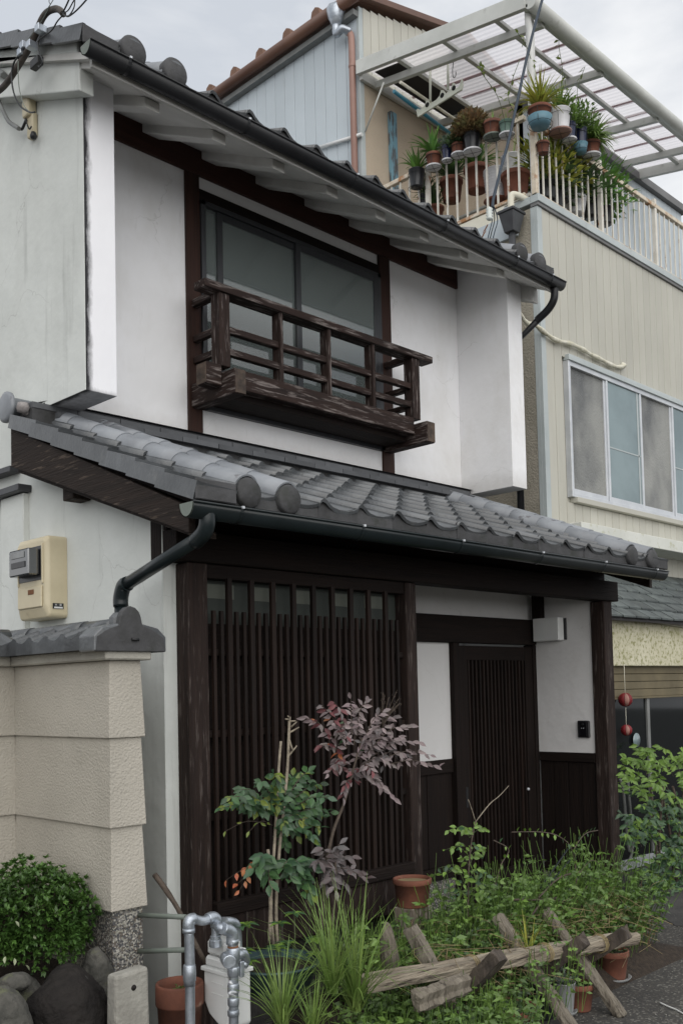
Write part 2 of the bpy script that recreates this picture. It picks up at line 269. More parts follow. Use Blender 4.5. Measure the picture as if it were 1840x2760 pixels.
def polycarb():
    m = bpy.data.materials.new('polycarbonate'); m.use_nodes = True; MATS['polycarbonate'] = m
    n = m.node_tree.nodes; n.clear(); l = m.node_tree.links.new
    o = n.new('ShaderNodeOutputMaterial'); tb = n.new('ShaderNodeBsdfTransparent'); tb.inputs[0].default_value = (.86, .84, .86, 1)
    tr = n.new('ShaderNodeBsdfTranslucent'); tr.inputs[0].default_value = (.82, .80, .81, 1); df = n.new('ShaderNodeBsdfPrincipled'); df.inputs['Base Color'].default_value = (.66, .62, .64, 1); df.inputs['Roughness'].default_value = .25
    a = n.new('ShaderNodeMixShader'); a.inputs[0].default_value = .25; l(tr.outputs[0], a.inputs[1]); l(df.outputs[0], a.inputs[2])
    b = n.new('ShaderNodeMixShader'); b.inputs[0].default_value = .62; l(tb.outputs[0], b.inputs[1]); l(a.outputs[0], b.inputs[2]); l(b.outputs[0], o.inputs[0])
polycarb()
mat('sheet_overlap', (.50, .34, .35), (.44, .30, .31), rough=.4, transl=.5, scale=4)
# ---------------------------------------------------------------- mesh helpers
ROOT = {}
def thing(name, label, cat, loc, group=None, kind=None):
    o = bpy.data.objects.new(name, None); COL.objects.link(o); o.location = loc; o.empty_display_size = .1
    o['label'] = label; o['category'] = cat
    if group: o['group'] = group
    if kind: o['kind'] = kind
    ROOT[o.name] = Vector(loc); return o
def sub(name, parent, label=None):              # a part that is only a holder of sub-parts
    o = bpy.data.objects.new(name, None); COL.objects.link(o); o.parent = parent; o.empty_display_size = .05; ROOT[o.name] = ROOT[parent.name]
    if label: o['label'] = label
    return o
class MB:
    def __init__(s): s.v = []; s.f = []; s.sm = []
    def add(s, vs, fs, smooth=False):
        k = len(s.v); s.v += [tuple(v) for v in vs]; s.f += [tuple(i+k for i in f) for f in fs]; s.sm += [smooth]*len(fs); return s
    def box(s, x0, x1, y0, y1, z0, z1):
        return s.add([(x, y, z) for x in (x0, x1) for y in (y0, y1) for z in (z0, z1)], [(0, 1, 3, 2), (4, 6, 7, 5), (0, 4, 5, 1), (2, 3, 7, 6), (0, 2, 6, 4), (1, 5, 7, 3)])
    def prism(s, poly, axis, a, b):             # poly in the two other axes, order (x,y),(x,z),(y,z)
        n = len(poly)
        def mk(p, t): return {0: (t, p[0], p[1]), 1: (p[0], t, p[1]), 2: (p[0], p[1], t)}[axis]
        vs = [mk(p, a) for p in poly]+[mk(p, b) for p in poly]
        return s.add(vs, [tuple(range(n))[::-1], tuple(range(n, 2*n))]+[(i, (i+1) % n, n+(i+1) % n, n+i) for i in range(n)])
    def hexa(s, a, b):                           # two quads
        return s.add(list(a)+list(b), [(3, 2, 1, 0), (4, 5, 6, 7)]+[(i, (i+1) % 4, 4+(i+1) % 4, 4+i) for i in range(4)])
    def beam(s, p, q, w_, h_, up=(0, 0, 1), q_w=None, q_h=None):
        p, q = Vector(p), Vector(q); d = (q-p).normalized(); up = Vector(up); r = d.cross(up)
        if r.length < 1e-4: r = d.cross(Vector((1, 0, 0)))
        r.normalize(); u = r.cross(d)
        def ring(c, a, b): return [c-r*a/2-u*b/2, c+r*a/2-u*b/2, c+r*a/2+u*b/2, c-r*a/2+u*b/2]
        return s.hexa(ring(p, w_, h_), ring(q, q_w or w_, q_h or h_))
    def tube(s, pts, r, n=8, cap=True, smooth=True):
        pts = [Vector(p) for p in pts]; rs = r if isinstance(r, (list, tuple)) else [r]*len(pts); vs = []; prev = None
        for i, p in enumerate(pts):
            d = (pts[min(i+1, len(pts)-1)]-pts[max(i-1, 0)]).normalized()
            if prev is None: a = d.orthogonal().normalized()
            else:
                a = prev-d*prev.dot(d)
                a = a.normalized() if a.length > 1e-5 else d.orthogonal().normalized()
            prev = a; b = d.cross(a)
            for k in range(n): t = 2*math.pi*k/n; vs.append(p+(a*math.cos(t)+b*math.sin(t))*rs[i])
        fs = [(i*n+k, i*n+(k+1) % n, (i+1)*n+(k+1) % n, (i+1)*n+k) for i in range(len(pts)-1) for k in range(n)]
        s.add(vs, fs, smooth)
        if cap:
            k0 = len(s.v)-len(vs); s.f += [tuple(k0+i for i in range(n))[::-1], tuple(k0+len(vs)-n+i for i in range(n))]; s.sm += [False, False]
        return s
    def lathe(s, prof, c=(0, 0, 0), n=20, ax=2, smooth=True, sx=1, sy=1):
        c = Vector(c); vs = []
        for r, h in prof:
            for k in range(n):
                t = 2*math.pi*k/n; v = [r*math.cos(t)*sx, r*math.sin(t)*sy, h]
                if ax == 1: v = [v[0], v[2], v[1]]
                if ax == 0: v = [v[2], v[0], v[1]]
                vs.append(c+Vector(v))
        m = len(prof)
        return s.add(vs, [(i*n+k, i*n+(k+1) % n, (i+1)*n+(k+1) % n, (i+1)*n+k) for i in range(m-1) for k in range(n)], smooth)
    def mesh(s, name, off=Vector((0, 0, 0)), fix=True):
        me = bpy.data.meshes.new(name); me.from_pydata([tuple(Vector(v)-off) for v in s.v], [], s.f); me.polygons.foreach_set('use_smooth', s.sm)
        if fix and len(s.f) < 6000:
            bm = bmesh.new(); bm.from_mesh(me); bmesh.ops.recalc_face_normals(bm, faces=bm.faces); bm.to_mesh(me); bm.free()
        me.update(); return me
    def build(s, name, m, parent=None, bevel=0, label=None, kind=None, seg=2, fix=True):
        off = ROOT[parent.name] if parent else Vector((0, 0, 0))
        me = s.mesh(name, off, fix)
        for x in (m if isinstance(m, (list, tuple)) else [m]): me.materials.append(MATS[x])
        o = bpy.data.objects.new(name, me); COL.objects.link(o)
        if parent: o.parent = parent; ROOT[o.name] = off
        else: ROOT[o.name] = Vector((0, 0, 0))
        if bevel:
            b = o.modifiers.new('bevel', 'BEVEL'); b.width = bevel; b.segments = seg; b.limit_method = 'ANGLE'; b.angle_limit = math.radians(35)
        if label: o['label'] = label
        if kind: o['kind'] = kind
        return o
def box(name, m, parent, x0, x1, y0, y1, z0, z1, bevel=.003, label=None, kind=None):
    return MB().box(x0, x1, y0, y1, z0, z1).build(name, m, parent, bevel, label, kind, seg=1)
def inst(name, me, mw, parent, kind=None):       # an object on shared mesh data, placed in world coordinates
    o = bpy.data.objects.new(name, me); COL.objects.link(o); o.parent = parent
    o.matrix_local = Matrix.Translation(-ROOT[parent.name]) @ mw; ROOT[o.name] = ROOT[parent.name]
    if kind: o['kind'] = kind
    return o
def setm(me, *ms):
    for m in ms: me.materials.append(MATS[m])
    return me
def lerp(a, b, t): return a+(b-a)*t
def bez(p, n=10):
    """smooth curve through the given points (Catmull-Rom)"""
    p = [Vector(q) for q in p]; p = [p[0]*2-p[1]]+p+[p[-1]*2-p[-2]]; o = []
    for i in range(1, len(p)-2):
        for k in range(n):
            t = k/n; a, b, c, d = p[i-1:i+3]
            o.append(.5*((2*b)+(c-a)*t+(2*a-5*b+4*c-d)*t*t+(3*b-a-3*c+d)*t**3))
    return o+[p[-2]]
# ================================================================ THE GROUND
g = MB()
xs = [-40, -3, 0, 1, 2, 3, 4, 5, 6, 7, 8, 10, 14, 60]; ys = [-40, -4, 0, 1, 2, 2.5, 3, 3.5, 4, 5, 7, 12, 70]
vs = [(x, y, 0) for y in ys for x in xs]; nx = len(xs)
g.add(vs, [(j*nx+i, j*nx+i+1, (j+1)*nx+i+1, (j+1)*nx+i) for j in range(len(ys)-1) for i in range(nx-1)])
g.build('ground', 'ground', None, kind='structure')
# asphalt patch and painted line at the right
q = [P(1838, 2478, Z=.004), P(1700, 2440, Z=.004), P(1716, 2462, Z=.004), P(1790, 2500, Z=.004), P(1838, 2520, Z=.004)]
MB().add([(6.9, 2.2, .004), (7.6, 4.1, .004), (6.75, 3.62, .004), (6.5, 3.42, .004), (6.2, 3.10, .004)], [(0, 1, 2, 3, 4)]).build('path', 'foundation', None, kind='structure')
wl = MB(); pts = bez([P(1776, 2702, Z=.006), P(1800, 2713, Z=.006), P(1822, 2722, Z=.006), P(1845, 2735, Z=.006), P(1880, 2752, Z=.006)], 5); wl.tube(pts, .004, 5)
o = wl.build('string', 'steel_post', None); o['label'] = 'thin white string lying on the gravelly pavement at the lower right'; o['category'] = 'string'
pad = MB().box(4.3, 6.28, 3.66, 4.3, 0, .05).build('entrance_slab', 'ground', None, kind='structure')
# ================================================================ THE TRADITIONAL HOUSE
H = thing('traditional_house', 'two storey white plastered townhouse with grey roof tiles and dark wooden lattice front', 'house', (2.6, 3.6, 0))
Yp, Yu, Yw, Yd = 3.608, 4.84, 4.343, 4.235
# side wall facing the left, plaster down to the ground
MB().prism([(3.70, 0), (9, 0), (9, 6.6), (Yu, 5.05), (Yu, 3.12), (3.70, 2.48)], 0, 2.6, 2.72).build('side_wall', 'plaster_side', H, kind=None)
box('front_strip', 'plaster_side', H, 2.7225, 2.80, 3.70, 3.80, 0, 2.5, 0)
box('pilaster', 'plaster_side', H, 2.565, 2.602, 4.93, 5.19, 0, 2.712, .004)
box('wall_flashing', 'lead', H, 2.52, 2.60, 4.90, 5.6, 2.715, 2.752, .003)
MB().prism([(5.02, 2.84), (9, 2.93), (9, 2.965), (5.02, 2.872)], 0, 2.535, 2.602).build('wall_flashing', 'lead', H, bevel=.003)
# upper wall between the wings
for a_ in ((2.7205, 3.71, 3.05, 5.2), (5.36, 6.39, 3.05, 5.2), (3.71, 5.36, 3.05, 3.37), (3.71, 5.36, 4.74, 5.2)): MB().box(a_[0], a_[1], Yu, Yu+.1, a_[2], a_[3]).build('upper_wall', 'plaster', H)
# the two wing walls: thick plaster fins either side of the upper floor
def wing(x0, x1, m): return MB().prism([(Yw, 3.147), (Yu, 3.147), (Yu, 5.04), (Yw, 4.845)], 0, x0, x1).build('wing_wall', m, H, bevel=.004)
wing(2.604, 2.786, 'plaster_wing')
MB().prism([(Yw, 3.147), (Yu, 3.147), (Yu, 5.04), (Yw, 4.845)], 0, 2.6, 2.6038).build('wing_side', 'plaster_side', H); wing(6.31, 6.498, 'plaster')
MB().prism([(Yu+.1, 0), (9, 0), (9, 6.6), (Yu+.1, 5.0)], 0, 6.39, 6.498).build('side_wall', 'plaster', H)
MB().prism([(3.70, 0), (Yu+.1, 0), (Yu+.1, 3.1), (3.70, 2.46)], 0, 6.40, 6.47).build('side_wall', 'plaster', H)
# cornice following the rake on the two sides
for sx, a, b in ((-1, 2.52, 2.602), (1, 6.496, 6.575)):
    MB().prism([(4.235, 4.615), (9, 6.55), (9, 6.73), (4.235, 4.785)], 0, a, b).build('rake_cornice', 'plaster_side' if sx < 0 else 'plaster_grey', H, bevel=.006)
    a2, b2 = (a-.03, b-.005) if sx < 0 else (a+.005, b+.03)
    MB().prism([(4.205, 4.780), (9, 6.73), (9, 6.86), (4.205, 4.85)], 0, a2, b2).build('rake_cornice', 'plaster_side' if sx < 0 else 'plaster_grey', H, bevel=.012)
# soffit of the upper roof and its plastered rafters
MB().prism([(4.09, 4.665), (Yu+.1, 5.06), (Yu+.1, 5.09), (4.09, 4.695)], 0, 2.53, 6.56).build('soffit', 'plaster_grey', H)
MB().box(2.5, 6.58, 4.085, 4.105, 4.66, 4.715).build('fascia', 'plaster_grey', H, bevel=.002)
for x in (2.86, 3.30, 3.74, 4.18, 4.62, 5.06, 5.50, 5.94):
    b = MB(); b.hexa([(x, 4.17, 4.642), (x+.095, 4.17, 4.642), (x+.095, 4.17, 4.70), (x, 4.17, 4.70)], [(x-.015, Yu, 4.965), (x+.11, Yu, 4.965), (x+.11, Yu, 5.06), (x-.015, Yu, 5.06)])
    b.build('rafter', 'plaster_grey', H, bevel=.006)
# frame timbers of the upper wall
box('wall_beam', 'beam_brown', H, 2.788, 6.308, Yu-.022, Yu+.01, 4.845, 5.035, .003)
wl = MB(); random.seed(3); px_ = 2.79; pts = []
while px_ < 6.3: pts.append((px_, 5.008+U(-.006, .008))); px_ += U(.03, .11)
pts.append((6.308, 5.01))
wl.add([(x, Yu-.024, z) for x, z in pts]+[(x, Yu-.030, 5.045) for x, z in pts], [(i, i+1, len(pts)+i+1, len(pts)+i) for i in range(len(pts)-1)]); wl.build('plaster_edge', 'plaster', H)
for a, b in ((3.600, 3.705), (5.362, 5.482)): box('upper_post', 'post_brown', H, a, b, Yu-.02, Yu+.012, 3.16, 4.845, .003)
# the sliding window
WN = sub('window', H, 'dark framed sliding window with wired glass over the wooden railing')
x0, x1, z0, z1 = 3.705, 5.362, 3.36, 4.762
for a in ((x0, x1, z1-.075, z1),): box('window_header', 'dark_wood_x', WN, a[0], a[1], Yu-.018, Yu+.01, a[2], a[3])
z1 -= .075
for a in ((x0, x1, z1-.03, z1), (x0, x1, z0, z0+.03), (x0, x0+.035, z0, z1), (x1-.035, x1, z0, z1)): box('window_frame', 'alu_dark', WN, a[0], a[1], Yu-.035, Yu+.004, a[2], a[3], .002)
xm = (x0+x1)/2
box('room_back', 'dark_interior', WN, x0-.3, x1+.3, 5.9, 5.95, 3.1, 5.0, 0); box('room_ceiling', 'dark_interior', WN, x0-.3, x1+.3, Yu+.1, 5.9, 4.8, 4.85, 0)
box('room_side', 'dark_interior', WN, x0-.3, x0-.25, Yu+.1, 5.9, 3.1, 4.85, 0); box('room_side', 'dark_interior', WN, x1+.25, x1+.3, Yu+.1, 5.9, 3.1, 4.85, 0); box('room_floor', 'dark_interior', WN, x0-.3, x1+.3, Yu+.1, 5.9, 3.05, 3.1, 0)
box('pale_panel', 'pale_panel', WN, xm+.02, x1-.04, Yu+.06, Yu+.066, z0+.03, 4.14, 0); box('pale_panel', 'pale_panel', WN, x0+.04, xm+.0, Yu+.09, Yu+.096, z0+.03, 4.03, 0)  # pale panels added behind the glass to brighten its lower half
box('streak_bar', 'white_plastic', WN, xm+.03, x1-.3, Yu+.055, Yu+.067, 4.27, 4.29, .002); box('streak_bar', 'white_plastic', WN, x0+.2, xm-.05, Yu+.07, Yu+.08, 4.33, 4.34, .002)  # white bars added for the streaks of light in the glass
for k, (a, b, yy) in enumerate(((x0+.035+.1, xm+.05, Yu-.008), (xm-.03, x1-.035, Yu-.024))):
    for c in ((a, a+.045, z0+.03, z1-.03), (b-.045, b, z0+.03, z1-.03), (a+.045, b-.045, z0+.03, z0+.09), (a+.045, b-.045, z1-.075, z1-.03)): box('sash', 'alu_dark', WN, c[0], c[1], yy-.012, yy+.012, c[2], c[3], .002)
    box('pane', 'clear_wired', WN, a+.045, b-.045, yy-.003, yy+.003, z0+.09, z1-.075, 0)
box('pane', 'clear_wired', WN, x0+.035, x0+.135, Yu-.004, Yu+.001, z0+.03, z1-.03, 0)
# balcony railing
RL = sub('balcony_railing', H, 'weathered wooden railing bracketed below the upper window')
for a, b in ((3.62, 3.705), (5.365, 5.452)):
    box('bracket_arm', 'weathered_y', RL, a, b, 4.405, Yu+.005, 3.352, 3.502, .006)
    box('end_grain', 'end_grain', RL, a+.004, b-.004, 4.4025, 4.4045, 3.357, 3.497, 0)
MB().box(3.505, 3.617, 4.52, 4.62, 3.415, 3.545).build('base_rail', 'weathered_x', RL, bevel=.005)
MB().box(3.7075, 5.3625, 4.52, 4.62, 3.425, 3.545).build('base_rail', 'weathered_x', RL, bevel=.005)
box('end_grain', 'end_grain', RL, 3.502, 3.5045, 4.524, 4.616, 3.42, 3.54, 0)
for k in range(9): box('floor_board', 'dark_wood_x', RL, 3.7075, 5.3625, 4.622+k*.024, 4.643+k*.024, 3.43, 3.45, .002)
box('floor_beam', 'dark_wood_x', RL, 3.7075, 5.3625, 4.60, 4.82, 3.385, 3.425, .002)
PR = [(3.615, 3.695), (4.098, 4.124), (4.520, 4.548), (4.948, 4.975), (5.368, 5.450)]
for i, (a, b) in enumerate(PR): box('post', 'weathered_z', RL, a, b, 4.53, 4.53+(.085 if i in (0, 4) else .082), 3.545, 3.990, .004)
MB().box(3.50, 5.585, 4.515, 4.625, 3.99, 4.038).build('top_rail', 'weathered_x', RL, bevel=.004)
for z_ in (3.782, 3.648):
    for i in range(4): box('mid_rail', 'weathered_x', RL, PR[i][1], PR[i+1][0], 4.545, 4.59, z_-.018, z_+.022, .003)
    for a in (3.635, 5.39): box('side_rail', 'weathered_y', RL, a, a+.04, 4.615, Yu-.02, z_-.018, z_+.022, .003)
for a in (3.63, 5.385): box('side_rail', 'weathered_y', RL, a, a+.05, 4.625, Yu-.02, 3.985, 4.03, .003)
# ---- roof tiles: the shared meshes
TW, TE, TL = .247, .235, .285
prof = [(0, .012), (.003, .038), (.016, .049), (.036, .045), (.062, .028), (.095, .012), (.135, .004), (.180, .005), (.222, .015), (.250, .027)]
def tile_mesh(face=False):
    b = MB(); t = .016; n = len(prof); vs = []
    for v, lift in ((0, .023), (TL, .004)):
        for u, h in prof: vs.append((u, v, h+lift))
    for v, lift in ((0, .023-t), (TL, .004-t)):
        for u, h in prof: vs.append((u, v, h+lift))
    fs = [(i, i+1, n+i+1, n+i) for i in range(n-1)]+[(2*n+i, 3*n+i, 3*n+i+1, 2*n+i+1) for i in range(n-1)]+[(i, 2*n+i, 2*n+i+1, i+1) for i in range(n-1)]+[(0, n, 3*n, 2*n), (n-1, 3*n-1, 4*n-1, 2*n-1)]
    b.add(vs, fs); b.sm = [i < n-1 for i in range(len(fs))]
    me = b.mesh('tile', fix=True); setm(me, 'tile'); return me
TILE = tile_mesh()
def eave_mesh(drop):                              # the hanging front plate of an eaves tile
    b = MB(); n = len(prof); vs = []
    for y in (-.006, .010):
        for u, h in prof: vs.append((u, y, h+.026))
        for u, h in prof: vs.append((u, y, -drop))
    m = 2*n; fs = [(i, n+i, n+i+1, i+1) for i in range(n-1)]+[(m+i, m+i+1, m+n+i+1, m+n+i) for i in range(n-1)]+[(i, i+1, m+i+1, m+i) for i in range(n-1)]+[(n+i, m+n+i, m+n+i+1, n+i+1) for i in range(n-1)]+[(0, m, m+n, n), (n-1, 2*n-1, m+2*n-1, m+n-1)]
    b.add(vs, fs); me = b.mesh('tile_front'); setm(me, 'tile_face'); return me
EAVE = eave_mesh(.022)
def roll_mesh(r, l):
    b = MB(); n = 14; vs = []
    for v, k in ((0, 1.), (l, .965)):
        for i in range(n+1):
            a = math.pi*(-.08+1.16*i/n); vs.append((math.cos(a)*r*k, v, math.sin(a)*r*k+(.003 if v == 0 else 0)))
    for v, k in ((0, .88), (l, .85)):
        for i in range(n+1):
            a = math.pi*(-.08+1.16*i/n); vs.append((math.cos(a)*r*k, v, math.sin(a)*r*k+(.003 if v == 0 else 0)))
    m = n+1
    fs = [(i, m+i, m+i+1, i+1) for i in range(n)]+[(2*m+i, 2*m+i+1, 3*m+i+1, 3*m+i) for i in range(n)]+[(i, i+1, 2*m+i+1, 2*m+i) for i in range(n)]
    b.add(vs, fs); b.sm = [i < n for i in range(len(fs))]; me = b.mesh('roll'); setm(me, 'tile_roll'); return me
def disc_mesh(r):
    b = MB(); b.lathe([(0, -.022), (r*.90, -.022), (r, -.012), (r*1.0, .01), (r*.97, .05), (0, .05)], n=24, ax=1); me = b.mesh('disc', fix=True); setm(me, 'tile_face'); return me
def verge_mesh(side, drop):
    """edge tile with an outer skirt; side=-1 skirt on the left"""
    b = MB(); w_ = .20; t = .014
    for (a, c, l0, l1) in ((0, TL, .024, .006),):
        x0, x1 = (0, w_) if side < 0 else (-w_, 0)
        b.hexa([(x0, 0, l0), (x1, 0, l0-.012 if side < 0 else l0), (x1, 0, l0-.012-t if side < 0 else l0-t), (x0, 0, l0-t)], [(x0, c, l1), (x1, c, l1-.012 if side < 0 else l1), (x1, c, l1-.012-t if side < 0 else l1-t), (x0, c, l1-t)])
        s0, s1 = (-.016, 0) if side < 0 else (0, .016)
        b.hexa([(s0, 0, l0+.002), (s1, 0, l0+.002), (s1, 0, -drop), (s0, 0, -drop)], [(s0, c, l1+.002), (s1, c, l1+.002), (s1, c, -drop-.012), (s0, c, -drop-.012)])
    me = b.mesh('verge'); setm(me, 'tile'); return me
def slope_m(x, y, z, sl, jx=0): return Matrix.Translation((x, y, z)) @ Matrix.Rotation(sl, 4, 'X') @ Matrix.Rotation(jx, 4, 'Z')
random.seed(11)
# ---- lower roof
LR = sub('lower_roof', H, 'lower tiled roof over the lattice front and entrance')
SL = math.atan(.40); ye, ze = 3.22, 2.415
def lz(d): return ye+d*math.cos(SL), ze+d*math.sin(SL)
BX = 3.139; TWX = .2545; SCX = Matrix.Diagonal((TWX/TW, 1, 1, 1))
for r_ in range(7):
    y, z = lz(r_*TE)
    for c in range(-2, 13):
        x = BX+(c-0)*TWX-.02
        inst('roof_tile', TILE, slope_m(x+U(-.003, .003), y+U(-.004, .004), z+U(-.001, .0025), SL+U(-.006, .006), U(-.010, .010)) @ SCX, LR)
for c in range(-2, 13): inst('eaves_tile_front', EAVE, Matrix.Translation((BX+c*TWX-.02, ye+U(-.002, .002), ze)) @ SCX, LR)
RO = roll_mesh(.067, .255); DI = disc_mesh(.067)
for x in (2.693, 2.925, 5.987, 6.263):
    for r_ in range(7):
        y, z = lz(r_*.245); z += .050
        inst('roll_tile', RO, slope_m(x, y, z, SL), LR)
    inst('roll_end_disc', DI, Matrix.Translation((x, ye-.012, ze+.036)), LR)
VG = verge_mesh(-1, .052); VR = verge_mesh(1, .052)
for r_ in range(7):
    y, z = lz(r_*TE-.03); inst('verge_tile', VG, slope_m(2.425, y, z+.035, SL), LR); inst('verge_tile', VR, slope_m(6.455, y, z+.035, SL), LR)
box('verge_end_plate', 'tile_face', LR, 2.410, 2.62, 3.188, 3.202, 2.391, 2.478, .004)
box('verge_end_plate', 'tile_face', LR, 6.27, 6.47, 3.188, 3.202, 2.391, 2.463, .004)
# boards below the tiles
MB().prism([(3.25, 2.373), (Yu, 3.009), (Yu, 3.037), (3.25, 2.401)], 0, 2.47, 6.45).build('roof_boarding', 'dark_wood_y', LR)
for k in range(13): 
    x = 2.62+k*.29; b = MB().hexa([(x, 3.28, 2.336), (x+.045, 3.28, 2.336), (x+.045, 3.28, 2.383), (x, 3.28, 2.383)], [(x, Yu, 2.960), (x+.045, Yu, 2.960), (x+.045, Yu, 3.007), (x, Yu, 3.007)]); b.build('rafter', 'dark_wood_y', LR, bevel=.002)
MB().prism([(3.27, 2.262), (3.27, 2.372), (4.80, 3.015), (4.80, 2.810)], 0, 2.43, 2.468).build('rake_board', 'rake_wood', LR, bevel=.004)
MB().prism([(3.30, 2.255), (3.30, 2.285), (4.80, 2.838), (4.80, 2.785)], 0, 2.470, 2.598).build('rake_moulding', 'rake_wood', LR, bevel=.003)
MB().prism([(3.30, 2.27), (3.30, 2.375), (4.80, 3.0), (4.80, 2.835)], 0, 6.41, 6.448).build('rake_board', 'rake_wood', LR, bevel=.004)
box('purlin_end', 'rake_wood', LR, 2.50, 2.60, 4.30, 4.40, 2.575, 2.66, .004)
box('eaves_board', 'dark_wood_x', LR, 2.47, 6.41, 3.235, 3.255, 2.345, 2.398, .002)
# noshi courses and flashing at the top
NS = MB().box(0, .262, 0, .10, 0, .030).mesh('noshi'); setm(NS, 'noshi')
for row, (yy, zz) in enumerate(((4.695, 3.118), (4.655, 3.080))):
    for k in range(14): inst('ridge_tile', NS, Matrix.Translation((2.50+k*.2665+(row*.13), yy+U(-.002, .002), zz+U(-.001, .001))), LR)
MB().box(2.50, 6.30, 4.70, Yu+.0, 3.025, 3.117).build('ridge_bed', 'tile_face', LR)
box('flashing', 'lead', LR, 2.60, 6.305, 4.745, Yu-.001, 3.150, 3.176, .004)
MB().prism([(4.72, 3.176), (Yu-.001, 3.176), (Yu-.001, 3.192)], 0, 2.60, 6.305).build('flashing', 'lead', LR)
b = MB().lathe([(0, 2.425), (.065, 2.427), (.083, 2.437), (.083, 2.452), (.058, 2.464), (.058, 2.60), (0, 2.60)], (0, 4.87, 3.142), 26, 0); b.build('ridge_end_disc', 'tile_roll', LR)
random.seed(5); b = MB()
for k in range(3): b.lathe([(0, -.03), (.03, -.02), (.036, .0), (.028, .025), (0, .03)], (2.50+U(-.03, .04), 4.75+U(-.03, .03), 3.10+U(-.02, .02)), 8, 2)
b.build('mortar_lump', 'mortar', LR)
# ---- upper roof
UR = sub('upper_roof', H, 'upper tiled roof with big round end tiles')
S2 = math.atan(.45); ye2, ze2 = 4.075, 4.762
def uz(d): return ye2+d*math.cos(S2), ze2+d*math.sin(S2)
for r_ in range(17):
    y, z = uz(r_*TE)
    for c in range(-1, 14):
        if r_ > 3 and c % 1: continue
        inst('roof_tile', TILE, slope_m(3.194+(c-1)*.2565, y, z, S2) @ Matrix.Diagonal((1.038, 1, 1, 1)), UR)
EV2 = eave_mesh(.020)
for c in range(-1, 14): inst('eaves_tile_front', EV2, Matrix.Translation((3.194+(c-1)*.2565, ye2, ze2)) @ Matrix.Diagonal((1.038, 1, 1, 1)), UR)
RO2 = roll_mesh(.074, .25); DI2 = disc_mesh(.074)
for x in (2.722, 2.975, 6.10, 6.345):
    for r_ in range(17):
        y, z = uz(r_*.24); inst('roll_tile', RO2, slope_m(x, y, z+.045, S2), UR)
    inst('roll_end_disc', DI2, Matrix.Translation((x, ye2-.006, ze2+.065)), UR)
VG2 = verge_mesh(-1, .050); VR2 = verge_mesh(1, .050)
for r_ in range(18):
    y, z = uz(r_*TE-.0); inst('verge_tile', VG2, slope_m(2.455, y, z+.055, S2), UR); inst('verge_tile', VR2, slope_m(6.53, y, z+.055, S2), UR)
box('verge_end_plate', 'tile_face', UR, 2.44, 2.64, 4.062, 4.074, 4.745, 4.835, .004); box('verge_end_plate', 'tile_face', UR, 6.34, 6.545, 4.062, 4.074, 4.745, 4.83, .004)
MB().prism([(4.10, 4.70), (8.3, 6.59), (8.3, 6.62), (4.10, 4.735)], 0, 2.49, 6.52).build('roof_boarding', 'plaster_grey', UR)
b = MB().tube([(2.40, 8.2, 6.70), (6.6, 8.2, 6.70)], .11, 14); b.build('ridge', 'tile_roll', UR)
MB().prism([(8.2, 6.5), (8.2, 6.62), (11.9, 4.9), (11.9, 4.8)], 0, 2.49, 6.52).build('rear_slope', 'tile', UR)
# ---- gutters
def gutter(x0, x1, yc, zt, r, m, name, joints, par):
    g_ = sub('gutter', par, name); n = 10; t = .0035; b = MB(); vs = []
    for x in (x0, x1):
        for rr in (r, r-t):
            for i in range(n+1):
                a = math.pi*(1+i/n); vs.append((x, yc+math.cos(a)*rr, zt+math.sin(a)*rr*1.25))
    m_ = n+1
    fs = [(i, i+1, 2*m_+i+1, 2*m_+i) for i in range(n)]+[(m_+i, 3*m_+i, 3*m_+i+1, m_+i+1) for i in range(n)]+[(0, 2*m_, 3*m_, m_), (n, m_+n, 3*m_+n, 2*m_+n)]+[(i, m_+i, m_+i+1, i+1) for i in range(n)]+[(2*m_+i, 2*m_+i+1, 3*m_+i+1, 3*m_+i) for i in range(n)]
    b.add(vs, fs); b.sm = [i < 2*n for i in range(len(fs))]
    b.tube([(x0, yc-r-.001, zt), (x1, yc-r-.001, zt)], .005, 6); b.build('trough', m, g_)
    for xx in (x0+.0, x1-.004):
        e = MB(); e.add([(xx, yc+math.cos(math.pi*(1+i/n))*r, zt+math.sin(math.pi*(1+i/n))*r*1.25) for i in range(n+1)]+[(xx+.004, yc+math.cos(math.pi*(1+i/n))*r, zt+math.sin(math.pi*(1+i/n))*r*1.25) for i in range(n+1)], [tuple(range(n+1)), tuple(range(n+1, 2*n+2))[::-1]]+[(i, n+1+i, n+2+i, i+1) for i in range(n)]); e.build('end_cap', 'greygreen_pipe' if xx == x0 else m, g_)
    for xx in joints:
        e = MB(); vs = []
        for x in (xx-.008, xx+.008):
            for i in range(n+1): a = math.pi*(1+i/n); vs.append((x, yc+math.cos(a)*(r+.004), zt+math.sin(a)*(r+.003)*1.25))
        e.add(vs, [(i, i+1, n+2+i, n+1+i) for i in range(n)]); e.build('bracket_band', m, g_)
        MB().box(xx-.006, xx+.006, yc-r-.012, yc-r+.004, zt-.004, zt+.006).build('bracket_clip', 'alu_silver', g_)
        MB().box(xx-.006, xx+.006, yc-r, yc+r+.03, zt+.002, zt+.005).build('bracket_strap', m, g_)
    return g_
gutter(2.44, 6.61, 4.045, 4.730, .047, 'gutter', 'dark half round gutter along the upper eaves', (2.66, 3.42, 4.27, 5.14, 5.96, 6.42), H)
gutter(2.352, 6.362, 3.180, 2.366, .048, 'gutter_green', 'dark half round gutter along the lower eaves', (2.60, 3.33, 4.08, 4.82, 5.52, 6.19), H)
